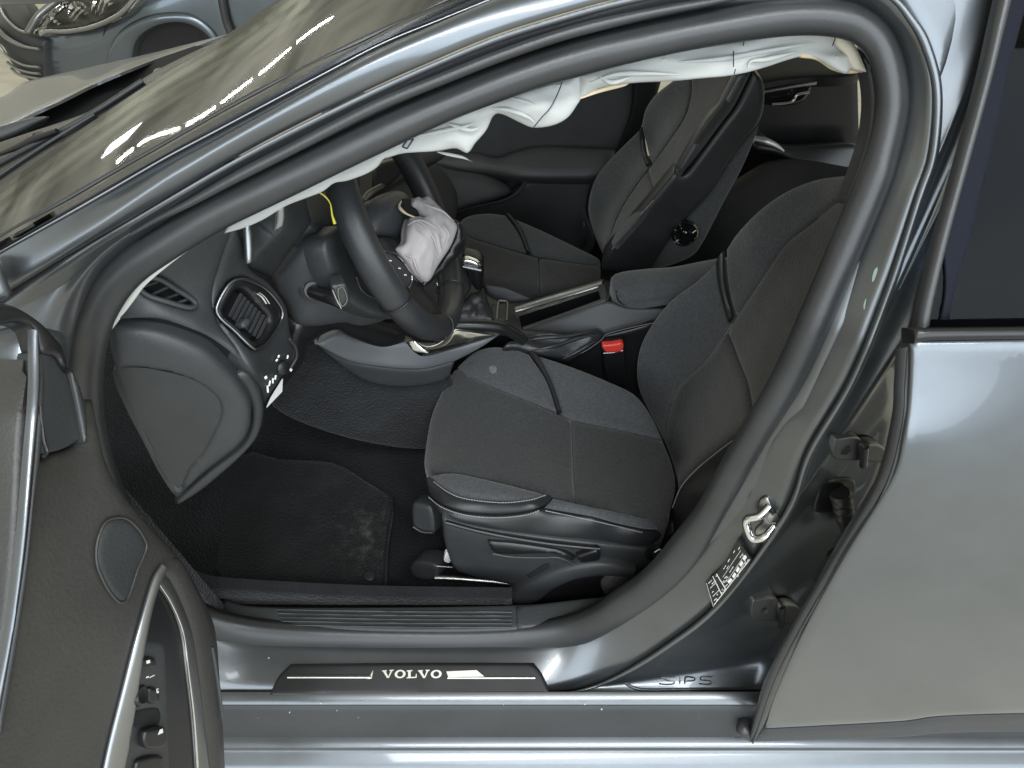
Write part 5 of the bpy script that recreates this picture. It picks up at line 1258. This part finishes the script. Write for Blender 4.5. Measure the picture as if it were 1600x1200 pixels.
# window frame and glass
fL = [(1600, -170), (1556, 0), (1529, 120), (1494, 250), (1461, 370), (1436, 470), (1428, 512)]
fR = [(1622, -170), (1578, 0), (1548, 120), (1513, 250), (1480, 370), (1457, 470), (1450, 508)]
SRW = Surf([(1556, 0, 'Y', -.630), (2600, 0, 'Y', -.630), (1494, 250, 'Y', -.695), (2600, 250, 'Y', -.695), (1430, 510, 'Y', -.775), (2600, 500, 'Y', -.775)])
ridge('window_frame', curve(fL, SRW, 50), curve(fR, SRW, 50), 0.008, RUBBER, RR)
patch('belt_moulding', [(1430, 512, 1), (2600, 498, 1), (2600, 526, 1), (1560, 530), (1432, 537, 1)], Surf([(1430, 512, 'Y', -.797), (2600, 498, 'Y', -.797), (1432, 537, 'Y', -.806)]), PLASTB, RR, 8, 0.004, 0.008, 0.02)
gsl = lambda x, y: SRW(x, y) + np.array([0, .012, 0])
patch('window_glass', [(1620, -170, 1), (2600, -170, 1), (2600, 510, 1), (1456, 512, 1), (1479, 370), (1512, 250), (1547, 120), (1577, 0)], gsl, GLASS_DARK, RR, 24, 0, .01, .004)
slab('rear_cabin_shade', [(.44, -.66, .95), (1.5, -.66, .95), (1.5, -.50, 1.42), (.44, -.50, 1.42)], .02, DARK, RR)  # black sheet added behind the glass as the shade of the cabin
patch('pillar_applique', [(1618, -170, 1), (1668, -170, 1), (1600, 60), (1560, 230), (1518, 400), (1500, 460), (1490, 512, 1), (1476, 512, 1), (1484, 460), (1480, 390), (1478, 372), (1510, 250), (1545, 120), (1575, 0)], gsl, mat('matt_navy_applique', (0.006, 0.007, 0.013), 0.6, 0, None, 0.1, 0, 0.12), RR, 12, 0.001, .004, .004, lift=0.003)
# quarter of the roof skin beyond the doorway corner
patch('roof_side_skin', [(1240, -46, 1), (1330, -36), (1395, -14), (1430, 30), (1455, 82), (1466, 140, 1), (1482, 100), (1520, 0), (1552, -110, 1), (1400, -140)],
      lambda x, y: side(x, y, -.026), PAINT, BODY, 9, 0.004, 0.012, 0.01)
# ------------------------------------------------------------------ windscreen, scuttle, bonnet
S_WS = Surf([(1000,-130,'Y', -0.525),(880,-70,'Y', -0.547),(869,-112,'Y', -0.487),(857,-160,'Y', -0.407),(716,0,'Y', -0.58),(713,-46,'Y', -0.52),(711,-98,'Y', -0.44),(711,-155,'Y', -0.33),(560,72,'Y', -0.609),(566,22,'Y', -0.549),(573,-35,'Y', -0.469),(585,-97,'Y', -0.359),(400,152,'Y', -0.639),(414,98,'Y', -0.579),(432,36,'Y', -0.499),(455,-32,'Y', -0.389),(490,-109,'Y', -0.219),(245,238,'Y', -0.664),(267,180,'Y', -0.604),(294,114,'Y', -0.524),(329,40,'Y', -0.414),(378,-45,'Y', -0.244),(97,322,'Y', -0.692),(126,261,'Y', -0.632),(162,190,'Y', -0.552),(208,110,'Y', -0.442),(271,17,'Y', -0.272),(-70,418,'Y', -0.722),(-33,353,'Y', -0.662),(13,277,'Y', -0.582),(70,191,'Y', -0.472),(149,90,'Y', -0.302),(-138,418,'Y', -0.683),(-86,339,'Y', -0.603),(-21,249,'Y', -0.493),(67,143,'Y', -0.323)])
patch('windscreen', [(1000, -130, 1), (880, -70), (716, 0), (560, 72), (400, 152), (245, 238), (97, 322), (-70, 418, 1), (-70, 345, 1), (30, 272), (150, 186), (250, 120), (345, 64), (440, 0), (560, -80), (640, -130, 1)], S_WS, GLASS, BODY, 16, 0, .01, .005)
DTOP = mat('olive_dash_top_vinyl', (0.035, 0.034, 0.028), 0.6, 0, ('voronoi', 300, .2, .001), 0.2)
patch('dash_under_windscreen', [(1000, -100, 1), (716, 20), (400, 172), (97, 340), (-70, 430, 1), (-70, 340, 1), (30, 268), (150, 182), (345, 60), (440, -4), (640, -130, 1)], lambda x, y: S_WS(x, y) + ray(x, y) * 0.16, DTOP, DA, 20, 0, .01, .02)
S_SCU = lambda x, y: S_WS(x, y) + ray(x, y) * 0.03
patch('scuttle', [(-70, 240, 1), (40, 205), (150, 165), (240, 108), (345, 56, 1), (352, 62), (250, 122), (150, 188), (30, 275), (-70, 348, 1)], S_SCU, PLASTB, BODY, 8, 0.003, .01, .02)
for k, (a, b) in enumerate((([(-20, 268), (50, 230), (140, 182), (225, 128)], .003), ([(-20, 290), (60, 236), (150, 180)], .002), ([(-20, 320), (30, 282), (90, 236)], .002))):
    tube('scuttle_rib', curve(a, S_SCU, 30) + np.array([0, -.002, .002]), b, PLAST, BODY, 8)
tube('wiper_arm', curve([(-20, 255), (28, 237), (62, 222), (95, 210)], S_SCU, 24) + np.array([0, -.004, .006]), [0.002, 0.003, 0.005, 0.003], PLASTB, BODY, 8)
box('wiper_pivot', S_SCU(68, 217) + np.array([0, -.004, .006]), (0.016, 0.010, 0.008), PLASTB, BODY, Matrix.Rotation(0.5, 3, 'Z'), 0.004)
# buckled bonnet, standing ajar
BO = empty('bonnet', car)
tag(BO, 'buckled bonnet standing ajar above the black engine bay')
S_BO = Surf([(357, 50, 'Y', .05), (187, 106, 'Y', -.12), (100, 148, 'Y', -.22), (0, 196, 'Y', -.30), (-70, 225, 'Y', -.35), (250, 76, 'Y', .12), (150, 98, 'Y', .06), (38, 122, 'Y', .0), (0, 140, 'Y', -.04), (-70, 160, 'Y', -.08)])
patch('bonnet_skin', [(-70, 165, 1), (0, 150), (38, 127), (100, 112), (150, 101), (250, 78), (357, 51, 1), (300, 72), (250, 88), (187, 112), (140, 132), (100, 152), (50, 175), (0, 200), (-70, 230, 1)], S_BO, PAINT, BO, 7, 0.002, 0.006, 0.004)
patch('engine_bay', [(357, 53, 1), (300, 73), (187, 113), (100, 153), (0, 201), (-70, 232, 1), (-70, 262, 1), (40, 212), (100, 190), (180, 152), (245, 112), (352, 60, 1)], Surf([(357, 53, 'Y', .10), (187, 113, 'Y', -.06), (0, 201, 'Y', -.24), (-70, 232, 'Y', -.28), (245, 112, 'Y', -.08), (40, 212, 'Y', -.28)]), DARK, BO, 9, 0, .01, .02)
S_FE = Surf([(0, 184, 'Y', -.34), (75, 184, 'Y', -.30), (0, 214, 'Y', -.36)])
patch('wing_edge', [(-40, 205, 1), (0, 196), (45, 183), (80, 181), (60, 192), (20, 212), (-40, 232, 1)], S_FE, PAINT, BO, 6, 0.004, .008, .02)
patch('hinge_clip', [(238, 108), (246, 102), (262, 104), (266, 114), (252, 120), (242, 116)], Surf([(240, 108, 'Y', -.16), (265, 104, 'Y', -.14), (250, 120, 'Y', -.18)]), PAINT_IN, BO, 4, 0.006, .008, .02)
# wing behind the door hinge, lower left of the pillar
patch('front_wing', [(-70, 430, 1), (-30, 412), (0, 405), (10, 432), (22, 462, 1), (0, 473), (-70, 500, 1)], Surf([(-70, 430, 'Y', -.76), (22, 462, 'Y', -.745), (0, 473, 'Y', -.755)]), PAINT, BODY, 7, 0.004, .008, .02)

# ------------------------------------------------------------------ second car on the far side
PC = empty('parked_car', None, (-2.2, 3.0, 0))
tag(PC, 'grey car parked nose left on the far side, front wheel and headlamp showing', 'car')
PCM = mat('blue_grey_car_paint', (0.13, 0.155, 0.18), 0.30, 0.75, None, 0.04, 0.6)
class Off:
    pass
def pc(o):
    o.location = (2.2, -3.0, 0)
    return o
S_PC = Surf([(30, -60, 'Y', 2.7), (0, 60, 'Y', 2.55), (50, 60, 'Y', 2.40), (110, 90, 'Y', 2.30), (165, 60, 'Y', 2.25), (220, 10, 'Y', 2.22), (340, 10, 'Y', 2.24), (420, -30, 'Y', 2.24), (300, 70, 'Y', 2.24), (120, -50, 'Y', 2.5), (40, 140, 'Y', 2.42), (130, 140, 'Y', 2.28)])
ARCH = [(208, 84), (215, 62), (235, 45), (262, 36), (290, 36), (315, 48), (335, 72), (345, 110, 1), (206, 118, 1)]
pc(patch('wing', [(60, 52, 1), (110, 46), (150, 38), (190, 20), (215, -4), (235, -40, 1), (352, -70, 1), (343, -20), (352, 30), (362, 60), (372, 130, 1), (345, 112), (335, 72), (315, 48), (290, 36), (262, 36), (235, 46), (216, 62), (208, 86), (206, 130, 1), (60, 140, 1), (66, 90)], S_PC, PCM, PC, 6, 0.006, .03, .06))
pc(patch('door', [(356, -70, 1), (520, -70, 1), (520, 130, 1), (376, 130, 1), (366, 60), (356, 28), (347, -20)], S_PC, PCM, PC, 10, 0.01, .02, .05))
pc(tube('door_gap', np.array([S_PC(*p) for p in crom([(345, -20), (354, 28), (364, 60), (374, 130)], 6)]) + np.array([0, -.012, 0]), 0.02, RUBBER, PC, 8))
pc(ridge('arch_lip', curve([(206, 118), (208, 84), (216, 61), (236, 45), (262, 36), (290, 36), (316, 48), (336, 72), (346, 112)], S_PC, 60) + np.array([0, .0, 0]), curve([(164, 118), (170, 78), (190, 46), (225, 26), (262, 19), (300, 22), (330, 42), (348, 72), (358, 112)], S_PC, 60) + np.array([0, .0, 0]), 0.02, PCM, PC))
pc(patch('bonnet', [(-80, -60, 1), (240, -90, 1), (215, -4), (190, -6), (130, -2), (90, 6), (50, 10), (-80, 10, 1)], Surf([(-80, -60, 'Z', .86), (240, -90, 'Z', .92), (215, -4, 'Z', .72), (50, 10, 'Z', .66), (-80, 10, 'Z', .62)]), PCM, PC, 12, 0.01, .03, .03))
S_HL = Surf([(55, 45, 'Y', 2.34), (100, 4, 'Y', 2.42), (210, 0, 'Y', 2.20), (150, 36, 'Y', 2.24)])
pc(patch('headlamp_bowl', [(50, 48, 1), (70, 20), (100, -6), (220, -12, 1), (190, 18), (150, 37), (110, 46)], lambda x, y: S_HL(x, y) + ray(x, y) * 0.05, CHROME, PC, 5, 0.03, .06, .02, folds=(0.03, 14)))
pc(patch('headlamp_lens', [(44, 48, 1), (64, 20), (95, -6), (225, -14, 1), (192, 20), (150, 39), (108, 47)], S_HL, GLASS_CLEAR, PC, 6, 0.012, .04, .01))
pc(lathe('headlamp_reflector', S_HL(165, 8) + np.array([0, .04, 0]), (-.3, -1, .5), [(0.07, 0), (0.07, .02), (0.05, .0), (0.02, -.02)], CHROME, PC, 24))
pc(lathe('headlamp_reflector', S_HL(120, 26) + np.array([0, .04, 0]), (-.3, -1, .5), [(0.05, 0), (0.05, .02), (0.03, .0), (0.01, -.02)], CHROME, PC, 24))
pc(tube('headlamp_trim', curve([(48, 48), (66, 20), (98, -6)], S_HL, 20) + np.array([0, -.03, .0]), 0.016, ALU, PC, 8))
pc(tube('headlamp_trim', curve([(66, 52), (78, 47), (108, 47), (150, 39), (190, 20), (215, -6)], S_HL, 30) + np.array([0, -.02, .0]), 0.010, ALU, PC, 8))
S_BP = Surf([(0, 40, 'Y', 2.46), (66, 60, 'Y', 2.32), (20, 100, 'Y', 2.42), (66, 120, 'Y', 2.30), (0, 10, 'Y', 2.6)])
pc(patch('bumper', [(-60, 0, 1), (20, -8), (44, 20), (48, 46), (66, 60, 1), (66, 130, 1), (40, 126), (14, 100), (-4, 70), (-60, 50, 1)], S_BP, PLAST, PC, 7, 0.02, .04, .05))
for q in ([(-6, 36), (10, 58), (36, 72), (66, 78)], [(-2, 64), (14, 86), (40, 102), (66, 106)], [(16, 98), (30, 108), (50, 114), (66, 116)], [(22, 108), (36, 118), (66, 124)], [(2, 46), (20, 62), (44, 74)], [(2, 8), (14, 30), (34, 48), (56, 54)]):
    pc(tube('grille_bar', curve(q, S_BP, 24) + np.array([0, -.02, .01]), 0.007, ALU, PC, 8))
wc = at(276, 92, Y=2.34)
WH = empty('wheel', PC); 
ty = lathe('tyre', wc, (0, -1, 0), [(0.20, -.1), (0.30, -.1), (0.315, -.06), (0.315, .06), (0.30, .085), (0.24, .09), (0.21, .07)], TYRE, WH, 40)
ri = lathe('rim', wc, (0, -1, 0), [(0.21, .05), (0.20, .07), (0.17, .02), (0.05, .03), (0.04, .05)], STEEL, WH, 40)
WH.location = (2.2, -3.0, 0)
pc(patch('wheel_housing', [(190, 130, 1), (195, 70), (225, 30), (275, 22), (325, 36), (352, 70), (362, 130, 1)], Surf([(190, 130, 'Y', 2.62), (275, 22, 'Y', 2.62), (362, 130, 'Y', 2.62)]), DARK, PC, 12, 0, .02, .02))
# ------------------------------------------------------------------ sill scuff plate with lettering
_c = [(450, 1040), (560, 1040), (700, 1040), (830, 1040), (425, 1062), (560, 1062), (700, 1062), (845, 1062), (428, 1077), (560, 1077), (700, 1077), (850, 1077)]
S_SC = Surf([(x_, y_, 'Y', float(on_body(x_, y_)[1])) for x_, y_ in _c], plane=True)
SP_ = empty('scuff_plate', car)
tag(SP_, 'black sill plate with bright maker lettering and two slim metal inlays')
patch('plate', [(455, 1038, 1), (640, 1036), (834, 1036, 1), (848, 1055), (862, 1088, 1), (640, 1087), (421, 1087, 1), (436, 1058)], S_SC, PLASTB, SP_, 7, 0.003, 0.006, 0.016, lift=0.006)
S_SCT = lambda x, y: S_SC(x, y) + np.array([0, -.0030, .0062])
INL = mat('bright_inlay', (0.90, 0.88, 0.80), 0.28, 1.0)
patch('inlay', [(452, 1053.5, 1), (578, 1053.5), (584, 1049, 1), (582, 1061, 1), (452, 1058, 1)], S_SCT, ALU, SP_, 4, 0.0004, .001, .003).data.materials[0] = mat('dark_inlay', (0.10, 0.10, 0.105), 0.25, 0.9)
ridge('inlay_edge', curve([(451, 1059), (520, 1059), (580, 1059)], S_SCT, 12) + np.array([0, -.001, .001]), curve([(451, 1056.6), (520, 1056.6), (580, 1056.6)], S_SCT, 12) + np.array([0, -.001, .001]), 0.0006, INL, SP_)
patch('inlay_end', [(578, 1059, 1), (584, 1047, 1), (582, 1060, 1), (574, 1061, 1)], S_SCT, INL, SP_, 3, 0, .001, .003)
patch('inlay_end', [(698, 1049, 1), (745, 1047, 1), (757, 1057, 1), (701, 1058, 1)], S_SCT, INL, SP_, 3, 0, .001, .003)
ridge('inlay_edge', curve([(700, 1060), (760, 1060), (836, 1060)], S_SCT, 12) + np.array([0, -.001, .001]), curve([(700, 1057.6), (760, 1057.6), (836, 1057.6)], S_SCT, 12) + np.array([0, -.001, .001]), 0.0006, INL, SP_)
# letters, each cut from flat metal; unit = cap height
def ring2(cx, cy, rx, ry, ix, iy, n=20):
    q = []
    for k in range(n):
        a, b = 2 * math.pi * k / n, 2 * math.pi * (k + 1) / n
        q.append([(cx + rx * math.cos(a), cy + ry * math.sin(a)), (cx + rx * math.cos(b), cy + ry * math.sin(b)),
                  (cx + ix * math.cos(b), cy + iy * math.sin(b)), (cx + ix * math.cos(a), cy + iy * math.sin(a))])
    return q
LV = [[(0, .86), (.62, .86), (.62, 1), (0, 1)], [(.98, .86), (1.5, .86), (1.5, 1), (.98, 1)], [(.10, .87), (.48, .87), (.92, 0), (.66, 0)], [(1.12, .87), (1.34, .87), (.90, 0), (.74, 0)]]
LO = ring2(.72, .5, .72, .52, .38, .34)
LL = [[(0, .86), (.72, .86), (.72, 1), (0, 1)], [(.18, .13), (.52, .13), (.52, .87), (.18, .87)], [(0, 0), (1.3, 0), (1.3, .14), (0, .14)], [(1.12, .13), (1.3, .13), (1.3, .5), (1.2, .5)]]
letters = [(LV, 1.5), (LO, 1.44), (LL, 1.34), (LV, 1.5), (LO, 1.44)]
a0, a1 = S_SCT(598, 1060), S_SCT(691, 1060)
tot = sum(w for _, w in letters) + 4 * 0.14
u = np.linalg.norm(a1 - a0) / tot
nrm = np.cross(S_SC(800, 1060) - S_SC(500, 1060), S_SC(640, 1040) - S_SC(640, 1085))
nrm = nrm / np.linalg.norm(nrm)
if nrm @ (CAM - a0) < 0:
    nrm = -nrm
upd = S_SC(640, 1040) - S_SC(640, 1085)
capH = np.linalg.norm(S_SCT(645, 1047.5) - S_SCT(645, 1060))
x = 0
for polys, w in letters:
    M = frame(a0 + (a1 - a0) / np.linalg.norm(a1 - a0) * x * u + nrm * .0006, nrm, upd)
    flat_mark('letter', [[(px_ * u, py_ * capH) for px_, py_ in p] for p in polys], M, 0.0012, INL, SP_)
    x += w + 0.14
# embossed letters on the pillar foot
def stroke(name, pts, r=0.0011):
    tube(name, curve(pts, on_body, max(6, 5 * len(pts))) + np.array([0, -.001, .001]), r, PAINT_IN, BODY, 6)
stroke('embossed_letter', [(1054, 1058), (1044, 1057), (1034, 1058), (1033, 1061), (1045, 1063), (1053, 1064), (1052, 1068), (1042, 1069), (1030, 1068)])
stroke('embossed_letter', [(1063, 1058), (1062, 1068)])
stroke('embossed_letter', [(1070, 1068), (1071, 1058), (1082, 1058), (1086, 1060), (1083, 1063), (1071, 1064)])
stroke('embossed_letter', [(1112, 1057), (1100, 1057), (1094, 1059), (1096, 1062), (1108, 1063), (1111, 1066), (1106, 1069), (1092, 1068)])

# ------------------------------------------------------------------ pillar hardware
S_PI = on_body
st = empty('door_striker', car)
tag(st, 'bright metal door striker bolted to the centre pillar')
patch('striker_plate', [(1188, 778), (1200, 775), (1208, 790), (1215, 810), (1212, 826), (1196, 846), (1184, 842), (1180, 826), (1192, 812), (1186, 796)], on_body, STEEL, st, 4, 0.003, .005, .006, lift=0.005)
tube('striker_loop', crom([on_body(*p) + np.array([0, -k, 0]) for p, k in (((1202, 786), .004), ((1182, 788), .018), ((1161, 788), .024), ((1161, 800), .028), ((1170, 816), .026), ((1190, 818), .02), ((1208, 818), .004))], 6), 0.0055, CHROME, st, 10)
lathe('striker_bolt', on_body(1203, 800) + np.array([0, -.010, .003]), (0, -1, .2), [(0.007, 0), (0.007, .004), (0.004, .005)], STEEL, st, 6)
# information sticker
S_SK = Surf([(x_, y_, 'Y', float(on_body(x_, y_)[1])) for x_, y_ in ((1115, 905), (1134, 883), (1158, 840), (1143, 893), (1166, 862), (1124, 925))], plane=True)
sk = empty('information_sticker', car)
tag(sk, 'black information sticker with white table on the pillar')
patch('sticker_sheet', [(1107, 903, 1), (1132, 879), (1157, 835, 1), (1179, 867, 1), (1157, 905), (1120, 945, 1)], S_SK, STICKER, sk, 5, 0, .002, .006, lift=0.010)
_a, _b2, _c2 = S_SK(1120, 905), S_SK(1165, 860), S_SK(1140, 930)
SKN = np.cross(_b2 - _a, _c2 - _a); SKN /= np.linalg.norm(SKN)
if SKN @ (CAM - _a) < 0:
    SKN = -SKN
def srect(x, y, w, h, nm='sticker_print'):
    """a printed bar on the sticker: x along the strip (0-1), y across (0-1)"""
    A = lambda s, t: np.array([np.interp(s, [0, .5, 1], [1108, 1133, 1158]) * (1 - t) + np.interp(s, [0, .5, 1], [1120, 1157, 1179]) * t, np.interp(s, [0, .5, 1], [902, 879, 837]) * (1 - t) + np.interp(s, [0, .5, 1], [943, 904, 868]) * t])
    P = [A(x, y), A(x + w, y), A(x + w, y + h), A(x, y + h)]
    V = [S_SK(*p) + SKN * .0108 for p in P]
    V2 = [v - SKN * .0005 for v in V]
    return V + V2
VV, FF = [], []
rs = [(.02, .90, .96, .03), (.0, .05, .004, .9), (.30, .05, .012, .8), (.20, .02, .01, .82), (.05, .3, .16, .02), (.05, .62, .16, .02), (.38, .34, .56, .015), (.38, .6, .56, .015)]
for k in range(5):
    rs.append((.40 + k * .12, .62, .08, .13))
r2 = random.Random(3)
for k in range(46):
    rs.append((r2.uniform(.03, .92), r2.choice([.10, .16, .22, .42, .48, .54, .78, .84, .70]), r2.uniform(.02, .06), .028))
for r in rs:
    q = srect(*r); b = len(VV); VV += q
    FF += [(b, b + 1, b + 2, b + 3), (b + 7, b + 6, b + 5, b + 4), (b, b + 4, b + 5, b + 1), (b + 1, b + 5, b + 6, b + 2), (b + 2, b + 6, b + 7, b + 3), (b + 3, b + 7, b + 4, b)]
mesh_obj('sticker_print', VV, FF, WHITE, sk, False)
# rear door hinges and wiring gaiter in the shut gap
STEELP = mat('painted_hinge_steel', (0.19, 0.195, 0.20), 0.34, 0.8, None, 0.1)
def hinge(cx, cy, s=1.0):
    h = empty('rear_door_hinge', car)
    f = Surf([(cx + a_, cy + b_, 'Y', float(on_body(cx + a_, cy + b_)[1])) for a_, b_ in ((-26, -10), (-26, 10), (-6, 0), (6, -10), (6, 10))], plane=True)
    patch('hinge_leaf', [(cx - 32, cy - 12), (cx - 26, cy - 17), (cx + 6, cy - 18), (cx + 12, cy + 14), (cx - 20, cy + 16), (cx - 34, cy + 12)], f, STEELP, h, 3, 0.0015, .002, .008, lift=0.008)
    patch('hinge_arm', [(cx + 6, cy - 12), (cx + 30, cy - 14), (cx + 44, cy + 2), (cx + 46, cy + 26), (cx + 34, cy + 14), (cx + 10, cy + 12)], f, STEELP, h, 3, 0.002, .003, .012, lift=0.016)
    tube('hinge_pin', [f(cx + 14, cy - 14) + np.array([0, -.016, 0]), f(cx + 12, cy + 16) + np.array([0, -.016, 0])], 0.005, PAINT_IN, h, 10)
    lathe('hinge_bolt', f(cx - 14, cy - 2) + np.array([0, -.007, 0]), (0, -1, .2), [(0.007, 0), (0.007, .004), (0.004, .005)], PAINT_IN, h, 6)
hinge(1330, 696)
hinge(1204, 948)
ga = empty('wiring_gaiter', car)
patch('gaiter_plate', [(1272, 790), (1285, 756), (1304, 747), (1334, 750), (1328, 790), (1300, 800), (1276, 800)], on_body, PLASTB, ga, 5, 0.003, .006, .008, lift=0.004)
gp = crom([on_body(*p) + np.array([0, -k, 0]) for p, k in (((1308, 758), .012), ((1312, 785), .022), ((1322, 812), .026), ((1322, 838), .02), ((1304, 868), .006))], 10)
n_ = len(gp)
tube('gaiter', gp, [0.012 + 0.003 * math.sin(k * 2.2) for k in range(40)], RUBBER, ga, 14)
for o in (ga,):
    tag(o, 'ribbed black rubber gaiter for wiring at the rear door hinge')
# paint chips on the pillar edge
CHIP = mat('pale_primer_chip', (0.30, 0.40, 0.37), 0.6)
for p in ([(1366, 438), (1370, 428), (1372, 417), (1366, 424), (1363, 440)], [(1351, 484), (1353, 474), (1354, 466), (1350, 476)]):
    patch('paint_chip', p, on_body, CHIP, BODY, 3, 0, .001, .001, lift=0.0012)
# stone chips and dried specks on the sill
SPECK = mat('pale_dried_speck', (0.55, 0.55, 0.52), 0.8)
rs_ = random.Random(11)
spots = [(420, 1028), (855, 1032), (838, 1140), (858, 1132), (560, 1120), (700, 1130), (940, 1108)] + [(rs_.uniform(380, 1150), rs_.uniform(1098, 1148)) for _ in range(16)]
for (x, y) in spots:
    p = on_body(x, y) if y < 1080 else at(x, y, Y=-.7985 - (1 - (y - 1098) / 50) * -.003)
    r_ = rs_.uniform(.0007, .0015) if y < 1110 else rs_.uniform(.0005, .0012)
    lathe('dirt_speck', p, (0, -1, .3), [(r_, -.001), (r_, .0006), (r_ * .5, .0012)], SPECK, BODY, 7)
